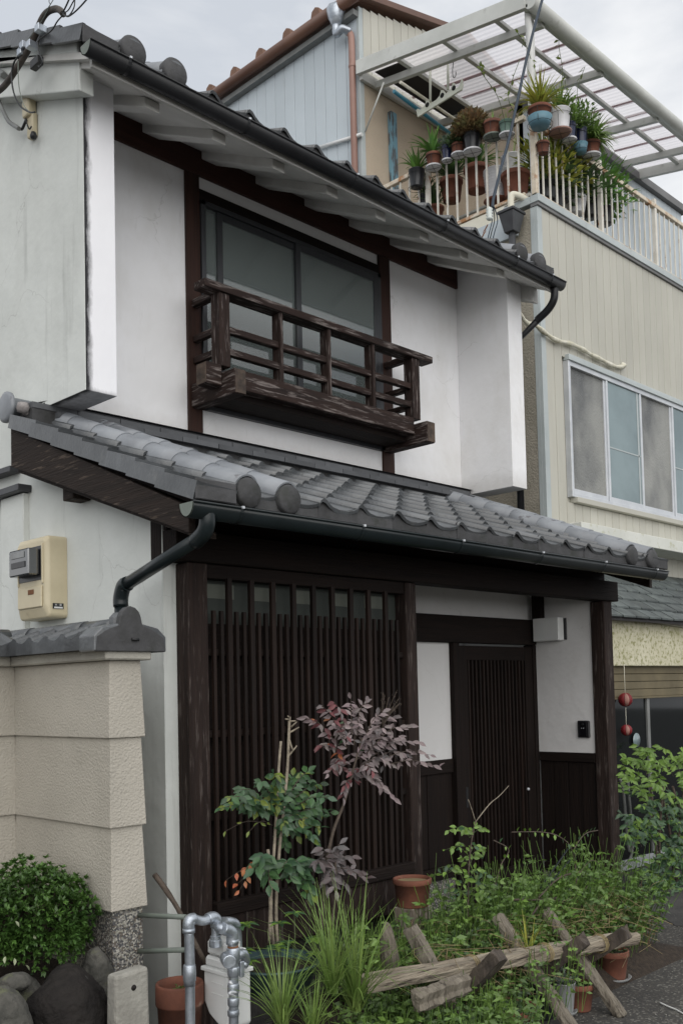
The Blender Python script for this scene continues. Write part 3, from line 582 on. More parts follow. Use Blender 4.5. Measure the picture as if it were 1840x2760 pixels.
# downpipes
pd = sub('downpipe', H, 'dark green downpipe slanting to the garden wall cap')
p = [(2.50, 3.09, 2.30), (2.50, 3.10, 2.26), (2.50, 3.16, 2.245)]
MB().tube(bez([(2.452, 3.175, 2.345), (2.452, 3.177, 2.29), (2.452, 3.20, 2.255), (2.452, 3.26, 2.225)], 4), .034, 14).build('elbow', 'gutter_green', pd)
e0, e1 = Vector((2.452, 3.235, 2.238)), P(334, 1580, X=2.452)
MB().tube([e0, e1], .029, 14).build('pipe', 'gutter_green', pd)
e2 = P(334, 1600, X=2.452); e2.x = e1.x; e2.y = e1.y+.02
MB().tube(bez([lerp(e1, e0, .06), e1, Vector((e1.x-.0, e1.y+.025, e1.z-.05)), Vector((e1.x, e1.y+.025, e1.z-.09))], 4), .034, 14).build('elbow', 'gutter_green', pd)
MB().tube([(e1.x, e1.y+.025, e1.z-.06), (e1.x, e1.y+.025, 0)], .029, 14).build('pipe', 'gutter_green', pd)
pd = sub('downpipe', H, 'dark downpipe elbow at the right end of the upper gutter')
MB().tube(bez([(6.535, 4.06, 4.70), (6.535, 4.065, 4.60), (6.535, 4.12, 4.53), (6.528, 4.22, 4.47)], 5), .030, 12).build('elbow', 'gutter', pd)
MB().tube([(6.53, 4.19, 4.485), (6.53, 4.42, 4.35), (6.53, 4.43, 2.6)], .027, 12).build('pipe', 'gutter', pd)
# ---- front posts and beams
def post(x0, x1, y0, y1, z0, z1, m): return box('post', m, H, x0, x1, y0, y1, z0, z1, .006)
post(2.672, 2.785, Yp, 3.72, 0, 2.2, 'corner_post'); post(4.168, 4.256, Yp, 3.70, .02, 2.2, 'corner_post'); post(6.313, 6.428, Yp, 3.72, .09, 2.2, 'corner_post')
MB().prism([(6.313-.03, 0), (6.428+.03, 0), (6.428+.004, .09), (6.313-.004, .09)], 1, Yp-.03, 3.75).build('stone_foot', 'foundation', H, bevel=.006)
box('front_beam', 'dark_wood_x', H, 2.60, 6.495, 3.59, 3.70, 2.202, 2.345, .005)
box('side_infill', 'dark_wood_z', H, 2.5965, 2.60, 3.705, 3.785, 2.20, 2.50, 0)
box('upper_board', 'dark_wood_x', H, 2.60, 6.44, 3.665, 3.69, 2.345, 2.56, .002)
# ---- lattice
LT = sub('lattice', H, 'dark wooden lattice screen of tall and short slats')
box('header_board', 'dark_wood_x', LT, 2.787, 4.166, 3.62, 3.70, 2.135, 2.200, .002)
pit = (4.008-2.916)/8
SM = {}
def slat(x, w_, d, z0, z1, y, par=LT, m='slat_wood'):
    k = (round(w_, 3), round(d, 3), round(z1-z0, 3))
    if k not in SM:
        me = MB().box(0, k[0], 0, k[1], 0, k[2]).mesh('slat'); setm(me, m); SM[k] = me
    return inst('slat', SM[k], Matrix.Translation((x, y, z0)), par)
for k in range(-1, 9):
    xt = 2.916+k*pit
    if xt > 2.79: slat(xt-.013, .026, .020, .655, 2.14, 3.612)
    for j in (1, 2):
        xx = xt+j*pit/3
        if 2.79 < xx < 4.15: slat(xx-.0085, .017, .016, .655, 1.985, 3.615)
for z_ in (1.793, 1.415, 1.035): box('cross_rail', 'slat_wood', LT, 2.787, 4.166, 3.637, 3.655, z_-.016, z_+.016, .002)
box('pane', 'frosted_low', LT, 2.787, 4.166, 3.690, 3.696, 1.93, 2.135, 0)
for k in range(5): box('painted_lit_patch', 'frosted_pale', LT, 2.83+k*.27, 3.00+k*.27, 3.6865, 3.6895, 2.05, 2.118, 0)  # paler copies of the pane glass: lit patches put into colour
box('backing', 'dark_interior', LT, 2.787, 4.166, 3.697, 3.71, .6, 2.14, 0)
box('backing', 'dark_wood_x', LT, 2.787, 4.166, 3.690, 3.696, .6, 1.93, 0)
box('sill', 'dark_wood_x', LT, 2.787, 4.150, 3.575, 3.662, .592, .655, .004)
box('base_board', 'corner_post', LT, 2.787, 4.166, 3.592, 3.63, .40, .590, .004)
box('foundation', 'foundation', H, 2.787, 4.3, 3.72, 3.9, 0, .6, 0)
# ---- entrance
EN = sub('entrance', H, 'recessed entrance with white panels and wooden wainscot')
box('return_wall', 'dark_wood_z', EN, 4.20, 4.255, 3.702, Yd+.1, .02, 2.5, 0)
box('transom_wall', 'plaster', EN, 4.256, 6.33, Yd, Yd+.08, 2.102, 2.75, 0)
box('door_beam', 'dark_wood_x', EN, 4.256, 6.328, Yd-.045, Yd+.04, 1.914, 2.101, .004)
box('side_panel', 'plaster', EN, 4.256, 5.325, Yd, Yd+.06, 1.122, 1.913, 0)
box('panel_rail', 'dark_wood_x', EN, 4.256, 5.325, Yd-.012, Yd+.03, 1.03, 1.121, .003)
for k in range(8): box('wainscot_board', 'dark_wood_z', EN, 4.258+k*.134, 4.258+k*.134+.131, Yd+.004+(.004 if k % 2 else 0), Yd+.03, .41, 1.029, .002)
box('wainscot_sill', 'dark_wood_x', EN, 4.256, 5.325, Yd-.02, Yd+.04, .33, .409, .004)
box('plinth', 'aggregate', EN, 4.256, 5.325, Yd-.0, Yd+.05, 0, .329, 0)
box('door_jamb', 'dark_wood_z', EN, 5.327, 5.392, Yd-.04, Yd+.05, .10, 1.913, .004); box('door_jamb', 'dark_wood_z', EN, 6.286, 6.328, Yd-.04, Yd+.05, .10, 1.913, .004)
DR = sub('door', H, 'sliding wooden door with a grille of thin vertical bars')
dx0, dx1 = 5.394, 6.284
box('stile', 'dark_wood_z', DR, dx0, dx0+.095, Yd-.03, Yd+.006, .135, 1.895, .003); box('stile', 'dark_wood_z', DR, dx1-.095, dx1, Yd-.03, Yd+.006, .135, 1.895, .003)
box('top_rail', 'dark_wood_x', DR, dx0+.095, dx1-.095, Yd-.028, Yd+.004, 1.795, 1.895, .002); box('bottom_rail', 'dark_wood_x', DR, dx0+.095, dx1-.095, Yd-.028, Yd+.004, .135, .31, .002)
nb = 16; wv = (dx1-dx0-.19)/nb
for k in range(nb): slat(dx0+.095+(k+.5)*wv-.0085, .017, .02, .31, 1.795, Yd-.024, DR)
for z_ in (1.445, .675, 1.06): box('cross_rail', 'slat_wood', DR, dx0+.095, dx1-.095, Yd-.006, Yd+.004, z_-.012, z_+.012, 0)
box('backing', 'dark_interior', DR, dx0+.09, dx1-.09, Yd+.007, Yd+.015, .3, 1.8, 0)
kb = P(1426, 2127, Y=Yd-.04); MB().lathe([(0, 0), (.009, .002), (.012, .012), (.007, .02), (0, .022)], kb, 10, 1).build('knob', 'alu_silver', DR)
box('pull', 'dark_interior', DR, dx0+.035, dx0+.06, Yd-.0325, Yd-.0305, .78, .92, 0)
box('door_sill', 'dark_wood_x', EN, 5.327, 6.328, Yd-.06, Yd+.06, .08, .133, .004)
# right hand return wall of the entrance
xr = 6.33
box('side_panel', 'plaster', EN, xr, xr+.07, 3.725, Yd, 1.112, 2.28, 0)
box('panel_rail', 'dark_wood_y', EN, xr-.014, xr+.05, 3.725, Yd-.045, 1.045, 1.111, .003)
for k in range(4): box('wainscot_board', 'dark_wood_z', EN, xr+.002+(.005 if k % 2 else 0), xr+.03, 3.727+k*.118, 3.727+k*.118+.115, .30, 1.044, .002)
box('wainscot_sill', 'dark_wood_y', EN, xr-.02, xr+.05, 3.725, Yd-.06, .235, .299, .003)
box('plinth', 'aggregate', EN, xr-.005, xr+.06, 3.725, Yd, 0, .234, 0)
box('bracket', 'dark_wood_y', EN, xr-.06, xr-.002, 4.11, Yd-.046, 2.03, 2.30, .004)
# ---- things on the house walls
t = thing('wall_lamp', 'small white box lamp high on the white panel beside the entrance door', 'lamp', (xr, 4.05, 2.02))
box('lamp_shade', 'white_plastic', t, xr-.085, xr-.010, 3.945, 4.165, 1.935, 2.105, .004); box('back_plate', 'black_plastic', t, xr-.009, xr-.001, 3.925, 4.16, 1.94, 2.10, .001)
t = thing('intercom', 'black rectangular door intercom on the white entrance panel', 'intercom', (xr, 3.81, 1.28))
box('housing', 'black_plastic', t, xr-.022, xr-.001, 3.757, 3.855, 1.222, 1.345, .006); box('face', 'intercom_glass', t, xr-.025, xr-.0225, 3.778, 3.832, 1.232, 1.335, .002)
MB().lathe([(0, 0), (.009, .001), (.009, .004), (0, .005)], (xr-.031, 3.805, 1.318), 12, 0).build('camera_lens', 'dark_glass', t)
MB().lathe([(0, 0), (.003, .001), (.003, .003)], (xr-.030, 3.80, 1.29), 8, 0).build('button', 'alu_silver', t)
MB().lathe([(0, 0), (.003, .001), (.003, .003)], (xr-.030, 3.815, 1.29), 8, 0).build('button', 'alu_silver', t)
# electricity meter box
t = thing('electricity_meter', 'cream plastic electricity meter box with clear bulging window on the side wall', 'meter', (2.6, 4.65, 2.2))
b = MB()
ya, yb, zb, zt = 4.535, 4.85, 2.005, 2.425
def ring(x, y0, y1, z0, z1, c=.03): return [(x, y0+c, z0), (x, y1-c, z0), (x, y1, z0+c), (x, y1, z1-c), (x, y1-c, z1), (x, y0+c, z1), (x, y0, z1-c), (x, y0, z0+c)]
rs = [ring(2.599, ya, yb, zb, zt, .012), ring(2.50, ya, yb, zb, zt, .015), ring(2.482, ya+.015, yb-.015, zb+.05, zt-.02, .02)]
vs = sum(rs, []); b.add(vs, [tuple(range(16, 24))]+[(r*8+i, r*8+(i+1) % 8, r*8+8+(i+1) % 8, r*8+8+i) for r in range(2) for i in range(8)]); b.build('housing', 'beige_plastic', t, bevel=.008)
box('recess', 'black_plastic', t, 2.479, 2.4835, ya+.045, yb-.035, 2.20, 2.375, .001)
box('window_rim', 'beige_plastic', t, 2.476, 2.483, ya+.03, ya+.043, 2.18, 2.385, .002); box('window_rim', 'beige_plastic', t, 2.476, 2.483, yb-.033, yb-.022, 2.18, 2.385, .002)
box('meter_window', 'meter_glass', t, 2.415, 2.479, ya+.06, yb-.05, 2.225, 2.36, .006)
box('meter_face', 'pot_grey', t, 2.411, 2.4145, ya+.10, yb-.08, 2.315, 2.345, .001); box('meter_face', 'black_plastic', t, 2.411, 2.4145, ya+.09, yb-.08, 2.265, 2.295, .001)
box('lower_cover', 'beige_plastic', t, 2.472, 2.482, ya+.035, yb-.03, 2.06, 2.17, .006)
box('name_plate', 'rust', t, 2.4695, 2.4715, ya+.11, ya+.17, 2.13, 2.155, .001)
lb = sub('label_plate', t); yl = 4.534
box('plate', 'black_plastic', lb, 2.515, 2.575, yl-.0025, yl-.0005, 2.05, 2.078, 0)
box('strip', 'white_plastic', lb, 2.522, 2.57, yl-.0035, yl-.0026, 2.052, 2.060, 0)
def text(s, size, m, par, mw, name='lettering'):
    c = bpy.data.curves.new(name, 'FONT'); c.body = s; c.size = size; c.extrude = .0003; c.align_x = 'CENTER'; c.align_y = 'CENTER'
    o_ = bpy.data.objects.new(name, c); COL.objects.link(o_); dg = bpy.context.evaluated_depsgraph_get(); me = bpy.data.meshes.new_from_object(o_.evaluated_get(dg)); bpy.data.objects.remove(o_)
    me.materials.clear(); me.materials.append(MATS[m]); return inst(name, me, mw, par)
text('水 · 番', .014, 'white_plastic', lb, Matrix.Translation((2.545, yl-.003, 2.069)) @ Matrix.Rotation(math.pi/2, 4, 'X'))
# service conduit, brackets and wires at the top left
t = thing('service_conduit', 'thick brown cable conduit curving up from the upper left wall with loose wires', 'conduit', (2.45, 4.95, 5.0))
X1 = 2.42
pp = [P(x, y, X=X1) for x, y in ((-30, 262), (0, 243), (22, 220), (50, 178), (76, 135), (97, 92), (112, 55), (128, 33), (150, 24), (163, 28), (171, 38))]
MB().tube(bez(pp, 4), [.016]*(4*(len(pp)-1)+1), 10).build('conduit_pipe', 'conduit', t)
for a in ((66, 125), (84, 122), (60, 142), (108, 78)): c = P(a[0], a[1], X=X1-.01); MB().box(c.x-.02, c.x+.03, c.y-.02, c.y+.02, c.z-.018, c.z+.018).build('clamp', 'galv', t, bevel=.003)
def wire(pts, r, m, nm='wire', X=2.40): MB().tube(bez([P(x, y, X=X) for x, y in pts], 6), r, 6).build(nm, m, t)
wire([(171, 38), (182, 44), (195, 38), (215, 20), (240, -8)], .004, 'cable'); wire([(168, 36), (176, 22), (186, 0), (190, -15)], .004, 'cable')
wire([(170, 36), (184, 28), (196, 8), (206, -10)], .003, 'cable'); wire([(172, 40), (186, 42), (200, 20), (203, -10)], .003, 'cable')
wire([(171, 40), (155, 58), (140, 82), (118, 98), (104, 112), (106, 140), (116, 165), (108, 180), (104, 178)], .0035, 'cable')
wire([(150, -10), (135, 15), (120, 45), (100, 75), (72, 112)], .002, 'greygreen_pipe')
wire([(134, -10), (133, 5), (136, 12), (128, 25), (122, 40)], .002, 'cable')
c = P(96, 172, X=2.42); MB().box(c.x-.015, c.x+.02, c.y-.05, c.y+.03, c.z-.022, c.z+.022).build('clamp', 'cable', t, bevel=.004)
wire([(55, 145), (38, 170), (32, 205), (38, 250), (55, 285), (80, 302), (95, 302)], .0045, 'cable'); wire([(50, 165), (50, 205), (54, 245), (66, 285), (78, 300)], .0025, 'greygreen_pipe')
wire([(-20, 240), (0, 278), (12, 305), (25, 328), (42, 340), (52, 347)], .012, 'grey_pipe', 'lower_conduit', 2.54); wire([(50, 345), (60, 348), (66, 336), (72, 322)], .008, 'cable', 'cable_end', 2.56)
wire([(-10, 195), (6, 198), (12, 204)], .02, 'grey_pipe', 'conduit_stub', 2.5)
t = thing('cable_cover', 'yellowed plastic cable cover screwed to the upper left wall', 'cover', tuple(P(82, 310, X=2.58)))
a_ = P(80, 262, X=2.58); b_ = P(84, 320, X=2.58)
MB().box(2.545, 2.5985, b_.y-.035, a_.y+.025, b_.z+.0, a_.z).build('upper_cover', 'beige_plastic', t, bevel=.014, seg=3)
c_ = P(93, 372, X=2.58); MB().box(2.565, 2.5985, c_.y-.01, c_.y+.055, c_.z+.01, b_.z+.02).build('lower_cover', 'beige_plastic', t, bevel=.01, seg=3)
MB().tube(bez([P(70, 320, X=2.55), P(74, 335, X=2.54), P(80, 348, X=2.55), P(86, 340, X=2.555)], 4), .004, 6).build('wire', 'cable', t)
MB().lathe([(0, -.02), (.015, -.015), (.02, 0), (.012, .02), (0, .022)], P(91, 366, X=2.56), 8).build('grommet', 'cable', t)
# ================================================================ GARDEN WALL (left)
GW = thing('garden_wall', 'beige roughcast garden wall in overlapping courses with a grey tiled cap', 'wall', (2.2, 3.4, 0))
GX0, GX1, GY0, GYb = 2.131, 2.275, 3.40, 4.182
cz = [(1.434, 1.742), (1.082, 1.434), (.758, 1.082)]
for i, (zb, zt_) in enumerate(cz):
    fl = .012
    for nm, A in (('course', (GX0, GX1, GY0, 6.0)), ('course', (-3.0, GX0-.001, GYb, GYb+.15))):
        x0, x1, y0, y1 = A
        if x0 < 0: b = MB().hexa([(x0, y0-fl, zb), (x1, y0-fl, zb), (x1, y1, zb), (x0, y1, zb)], [(x0, y0, zt_), (x1, y0, zt_), (x1, y1, zt_), (x0, y1, zt_)])
        else: b = MB().hexa([(x0-fl, y0-fl, zb), (x1+fl, y0-fl, zb), (x1+fl, y1, zb), (x0-fl, y1, zb)], [(x0, y0, zt_), (x1, y0, zt_), (x1, y1, zt_), (x0, y1, zt_)])
        b.build(nm, 'stucco_beige', GW, bevel=.004)
box('base', 'aggregate', GW, GX0+.004, GX1-.0, GY0+.004, 6.0, 0, .757, .004); box('base', 'aggregate', GW, -3.0, GX0+.003, GYb+.004, GYb+.14, 0, .757, 0)
box('cap_mortar', 'stucco_cap', GW, GX0-.035, GX1+.035, GY0-.03, 6.0, 1.743, 1.79, .006); box('cap_mortar', 'stucco_cap', GW, -3, GX0-.036, GYb-.035, GYb+.185, 1.743, 1.79, .006)
xm_ = (GX0+GX1)/2
def cap_tile(side):
    b = MB(); n = 6; pf = [(0, 0), (.012, .018), (.030, .022), (.05, .010), (.085, -.004), (.12, 0), (.145, .008)]; w2 = .15; ds = .055
    def pt(t_, u, dz): return (side*(t_*w2), u, (1-t_)*ds+dz)
    vs = [pt(t_, u, h) for t_ in (0, 1) for u, h in pf]+[pt(t_, u, h-.014) for t_ in (0, 1) for u, h in pf]; m_ = len(pf)
    fs = [(i, i+1, m_+i+1, m_+i) for i in range(m_-1)]+[(2*m_+i, 3*m_+i, 3*m_+i+1, 2*m_+i+1) for i in range(m_-1)]
    # hanging front plate
    vs += [(side*(w2+.004), u, h+.002) for u, h in pf]+[(side*(w2+.004), u, -.050) for u, h in pf]; k = 4*m_
    fs += [(k+i, k+i+1, k+m_+i+1, k+m_+i) for i in range(m_-1)]+[(m_+i, m_+i+1, k+i+1, k+i) for i in range(m_-1)]
    b.add(vs, fs); me = b.mesh('cap_tile'); setm(me, 'tile'); return me
CL, CR = cap_tile(-1), cap_tile(1)
for k in range(16):
    for me in (CL, CR): inst('cap_tile', me, Matrix.Translation((xm_, GY0+.06+k*.137, 1.835)), GW)
for k in range(22):
    for me in (CL, CR): inst('cap_tile', me, Matrix.Translation((GX0-.02-k*.137, GYb+.07, 1.835)) @ Matrix.Rotation(math.pi/2, 4, 'Z'), GW)
def halfroll(r, l):
    b = MB(); n = 8; vs = []
    for v in (0, l):
        for i in range(n+1): a = math.pi*i/n; vs.append((math.cos(a)*r*(1 if v == 0 else .92), v, math.sin(a)*r))
    b.add(vs, [(i, i+1, n+2+i, n+1+i) for i in range(n)]+[tuple(range(n+1)), tuple(range(n+1, 2*n+2))[::-1]]); b.sm = [i < n for i in range(n+2)]; me = b.mesh('ridge_roll'); setm(me, 'tile'); return me
HR = halfroll(.048, .235)
for k in range(9): inst('ridge_roll', HR, Matrix.Translation((xm_, GY0+.05+k*.23, 1.868+.003*(k % 2))), GW)
for k in range(13): inst('ridge_roll', HR, Matrix.Translation((GX0-.0-k*.23, GYb+.07, 1.868)) @ Matrix.Rotation(math.pi/2, 4, 'Z'), GW)
# gable end tile of the cap
yy = GY0-.045; zb = 1.780
pl = [(xm_-.165, zb-.004), (xm_+.165, zb-.004), (xm_+.158, zb+.055), (xm_+.10, zb+.088), (xm_+.055, zb+.102), (xm_+.048, zb+.135), (xm_+.040, zb+.155), (xm_+.022, zb+.172), (xm_, zb+.178), (xm_-.022, zb+.172), (xm_-.040, zb+.155), (xm_-.048, zb+.135), (xm_-.055, zb+.102), (xm_-.10, zb+.088), (xm_-.158, zb+.055)]
MB().prism([(x, z) for x, z in pl], 1, yy, yy+.03).build('gable_end_tile', 'tile_face', GW, bevel=.004)
for s in (-1, 1):
    MB().prism([(xm_+s*.168, zb-.004), (xm_+s*.168, zb+.058), (xm_+s*.13, zb+.092), (xm_+s*.055, zb+.108), (xm_+s*.055, zb+.09), (xm_+s*.12, zb+.07), (xm_+s*.15, zb+.04), (xm_+s*.15, zb-.004)], 1, yy+.0005, yy+.115).build('gable_side_tile', 'tile', GW, bevel=.006)
box('ridge_saddle', 'tile', GW, xm_-.05, xm_+.05, yy+.03, yy+.10, 1.85, 1.935, .02)
MB().tube([(xm_+.0, yy-.004, zb+.045), (xm_+.03, yy-.010, zb+.043)], .006, 6).build('wire_stub', 'cable', GW)
# concrete stake, rocks
t = thing('concrete_stake', 'pale weathered square concrete stake with a round hole beside the wall corner', 'stake', (2.04, 3.12, 0))
sa_, sb_ = P(312, 2640, Y=3.06).x, P(402, 2640, Y=3.06).x; sz_ = P(355, 2622, Y=3.06).z
MB().hexa([(sa_-.01, 3.055, -.05), (sb_+.008, 3.055, -.05), (sb_+.008, 3.13, -.05), (sa_-.01, 3.13, -.05)], [(sa_, 3.06, sz_), (sb_, 3.06, sz_+.008), (sb_, 3.12, sz_+.008), (sa_, 3.12, sz_)]).build('stake_body', 'concrete', t, bevel=.012)
c = P(360, 2662, Y=3.062); MB().lathe([(0, -.012), (.013, -.003), (.015, .001)], (c.x, 3.064, c.z), 14, 1).build('hole', 'rock_dark', t)
def rock(name, label, c, s, m, seed, cat='rock', rot=0, flat=.5):
    random.seed(seed); bm = bmesh.new(); bmesh.ops.create_icosphere(bm, subdivisions=4, radius=1)
    from mathutils import noise
    for v in bm.verts:
        d = v.co.normalized(); k = 1+.16*noise.noise(d*1.1+Vector((seed, 0, 0)))+.06*noise.noise(d*3+Vector((seed, 3, 0)))+.03*noise.noise(d*9)
        v.co = d*k
    bmesh.ops.scale(bm, vec=s, verts=bm.verts); me = bpy.data.meshes.new(name); bm.to_mesh(me); bm.free(); me.polygons.foreach_set('use_smooth', [True]*len(me.polygons)); me.materials.append(MATS[m])
    o = bpy.data.objects.new(name, me); COL.objects.link(o); o.location = c; o.rotation_euler = (0, 0, rot); o['label'] = label; o['category'] = cat; return o
def PR2(x, y, Y): return P(x, y, Y=Y)
rock('rock', 'large dark rounded boulder at the lower left below the clipped bush', tuple(P(185, 2742, Y=3.25)+Vector((0, 0, -.02))), (.165, .14, .20), 'rock_dark', 3, rot=.5)
rock('rock', 'narrow grey stone slab leaning behind the large dark boulder', tuple(P(262, 2700, Y=3.36)), (.062, .075, .20), 'rock_grey', 8, rot=.9)
rock('rock', 'small pale stone perched on top of the wall of rocks at the left edge', tuple(P(40, 2648, Y=3.35)), (.058, .055, .034), 'rock_grey', 12)
rock('rock', 'grey rock at the bottom left corner left of the dark boulder', tuple(P(0, 2730, Y=3.2)+Vector((0, 0, -.06))), (.10, .12, .15), 'rock_grey', 17)
rock('rock', 'mossy grey stone wedged between the corner rock and the dark boulder', tuple(P(78, 2715, Y=3.38)+Vector((0, 0, -.05))), (.07, .08, .15), 'rock_grey', 23)
MB().prism([(1.2, 3.34), (GX0+.0, 3.34), (GX0, GYb), (1.2, GYb)], 2, 0, .50).build('planting_bed_soil', 'soil', None, kind='structure')
# ================================================================ THE NEIGHBOUR'S BUILDING (right, behind)
N = thing('neighbouring_building', 'tall beige building clad in vertical metal siding behind the tiled house', 'building', (7.48, 4.8, 0))
NX, NY = 7.48, 4.80
box('side_wall', 'grey_stucco', N, NX, NX+.1, NY+.065, 12, 0, 5.93, 0)
box('front_wall', 'siding', N, NX+.1, 12.9, NY+.03, NY+.2, 0, 5.93, 0)
box('corner_trim', 'trim_blue', N, NX-.004, NX+.07, NY-.006, NY+.029, 0, 5.93, .002); box('corner_trim', 'trim_blue', N, NX-.005, NX-.0005, NY+.029, NY+.068, 0, 5.93, .001)
# siding boards: each a part
x = NX+.073; pitch = .1345; k = 0; WX0, WX1, WZ0, WZ1 = 7.885, 10.6, 3.33, 4.60
SP = {}
def panel(x, z0, z1, m='siding', par=N, y=NY, w_=pitch):
    key = (round(z1-z0, 2), m, round(w_, 3))
    if key not in SP: 
        me = MB().add([(0, .029, 0), (0, .004, 0), (.006, 0, 0), (w_-.012, 0, 0), (w_-.008, .006, 0), (w_-.002, .006, 0), (w_-.002, .029, 0)]+[(0, .029, z1-z0), (0, .004, z1-z0), (.006, 0, z1-z0), (w_-.012, 0, z1-z0), (w_-.008, .006, z1-z0), (w_-.002, .006, z1-z0), (w_-.002, .029, z1-z0)], [(i, (i+1) % 7, 7+(i+1) % 7, 7+i) for i in range(7)]+[tuple(range(7)), tuple(range(7, 14))[::-1]]).mesh('siding_board'); setm(me, m); SP[key] = me
    return inst('siding_board', SP[key], Matrix.Translation((x, y, z0)), par)
while x < 12.8:
    if x+pitch < WX0-.03 or x > WX1: panel(x, 2.72, 5.93)
    else: panel(x, WZ1+.03, 5.93); panel(x, 2.72, WZ0-.055)
    x += pitch
# long window of the first floor
for wi, (a, b_, z0, z1, lab) in enumerate(((7.885, 10.60, 3.33, 4.60, 'aluminium framed sliding window with four panes of textured and teal glass'),)):
    W = sub('window', N, lab); y = NY
    box('window_hood', 'trim_blue', W, a-.02, b_+.03, y-.045, y+.02, z1, z1+.055, .003)
    box('window_frame', 'alu_silver', W, a-.015, a+.02, y-.03, y+.028, z0, z1, .002); box('window_frame', 'alu_silver', W, b_-.03, b_, y-.03, y+.028, z0, z1, .002)
    box('window_frame', 'alu_silver', W, a+.02, b_-.03, y-.03, y+.028, z0, z0+.035, .002); box('window_frame', 'alu_silver', W, a+.02, b_-.03, y-.026, y+.028, z1-.045, z1-.0, .002)
    box('window_sill', 'siding', W, a+.03, b_+.02, y-.055, y+.028, z0-.05, z0-.001, .003)
    ed = [a+.02, 8.56, 9.255, 9.93, b_-.03]
    for i in range(4):
        yy = y-.008 if i % 2 else y+.006
        gl = ('textured_glass', 'screen_teal')[i % 2]
        for c in ((ed[i], ed[i]+.028, z0+.036, z1-.046), (ed[i+1]-.032, ed[i+1]-.002, z0+.036, z1-.046)): box('sash', 'alu_silver', W, c[0], c[1], yy-.014, yy+.010, c[2], c[3], .002)
        box('sash', 'alu_silver', W, ed[i]+.028, ed[i+1]-.032, yy-.012, yy+.010, z0+.036, z0+.085, .002)
        box('pane', gl, W, ed[i]+.028, ed[i+1]-.032, yy-.002, yy+.002, z0+.085, z1-.046, 0)
        if i % 2: box('screen_bar', 'trim_blue', W, ed[i]+.029, ed[i+1]-.033, yy-.006, yy-.0025, z0+.57, z0+.582, 0); box('screen_bar', 'trim_blue', W, ed[i+1]-.085, ed[i+1]-.060, yy-.006, yy-.0025, z0+.086, z1-.047, 0)
# parapet and balcony
box('parapet_trim', 'trim_blue', N, NX-.02, 12.9, NY-.035, NY+.06, 5.962, 6.032, .004)
box('parapet_trim', 'trim_blue', N, NX-.02, NX+.08, NY+.062, NY+.35, 5.962, 6.032, .004)
box('drip_edge', 'coping', N, NX-.012, 12.9, NY-.022, NY+.06, 5.932, 5.961, .001)
box('balcony_floor', 'concrete', N, NX+.05, 12.9, NY+.07, 6.95, 5.90, 5.99, 0)
box('parapet_wall', 'cream_edge', N, NX+.0, NX+.09, NY+.352, 6.95, 5.94, 6.06, .003)
box('fascia_board', 'siding_blue', N, NX-.03, NX-.002, NY+.2, 6.95, 5.72, 5.935, .003)
box('shelf_rail', 'white_rust', N, NX+.2, NX+.23, 5.0, 6.8, 6.17, 6.20, 0); box('shelf_rail', 'canopy_alu', N, NX+.45, NX+.48, 5.0, 6.8, 6.40, 6.42, 0)
# upper storey block at the back left
UX, UY = 7.50, 6.95
box('upper_front_wall', 'tan_stucco', N, UX+.06, 9.0, UY, UY+.2, 5.99, 8.22, 0)
box('upper_corner_trim', 'trim_blue', N, UX-.004, UX+.058, UY-.008, UY+.03, 5.9, 8.92, .002)
box('upper_side_wall', 'siding_blue', N, UX+.03, UX+.2, UY+.031, 12, 4.5, 8.88, 0)
for k in range(30): 
    a = UY+.034+k*.165
    b = MB().box(UX, UX+.028, a, a+.160, 4.5, 8.86); b.build('side_siding_board', 'siding_blue', N, bevel=.004, seg=1)
for k in range(12): 
    a = UX+.06+k*.125
    MB().box(a, a+.120, UY-.012, UY-.001, 8.221, 8.93+k*.03).build('gable_board', 'siding', N, bevel=.003, seg=1)
MB().prism([(UX-.1, 8.94), (9.3, 9.40), (9.3, 9.47), (UX-.1, 9.01)], 1, UY-.10, UY-.02).build('gable_fascia', 'brown_metal', N, bevel=.004)
MB().prism([(UX-.12, 8.93), (9.3, 9.42), (9.3, 9.46), (UX-.12, 8.99)], 1, UY-.019, 12).build('roof_slab', 'rust_tile', N)
MB().prism([(9.302, 9.40), (11.2, 8.9), (11.2, 8.97), (9.302, 9.47)], 1, UY-.10, 12).build('roof_slab', 'rust_tile', N)
MB().prism([(7.7, 8.0), (9.0, 8.0), (9.0, 9.3), (7.7, 8.95)], 1, UY+.2, UY+.3).build('gable_wall', 'siding', N)
b = MB().tube([(UX-.13, UY-.12, 8.935), (UX-.13, 12, 8.935)], .062, 12); b.build('eaves_gutter', 'brown_metal', N)
box('soffit_strip', 'grey_pipe', N, UX-.08, UX-.002, UY, 12, 8.80, 8.86, 0)
for k in range(13):
    a = UY+.42+k*.47; MB().prism([(a, 8.98), (a+.02, 9.06), (a+.075, 9.09), (a+.13, 9.06), (a+.15, 8.98)], 0, UX-.16, UX+.3).build('roof_tile_end', 'rust_tile', N, bevel=.004)
hp = sub('rainwater_head', N, 'grey plastic rainwater head and pinkish downpipe on the pale blue wall')
c = P(905, 38, X=UX-.13); MB().lathe([(.02, -.13), (.05, -.10), (.085, -.03), (.10, .05), (.10, .09), (.05, .10)], c+Vector((0, 0, -.02)), 8).build('funnel', 'galv', hp)
e1 = P(922, 70, X=UX-.12); e2 = P(944, 86, X=UX-.05)
MB().tube(bez([c+Vector((0, 0, -.12)), c+Vector((0, 0, -.22)), e1+Vector((0, 0, -.03)), e2], 5), .042, 12).build('elbow', 'galv', hp)
e3 = P(945, 95, X=UX-.05)
MB().tube(bez([e2+Vector((0, .05, .03)), e3, e3+Vector((0, -.01, -.12))], 5)+[e3+Vector((0, -.01, -4.2))], .036, 12).build('pipe', 'pink_pipe', hp)
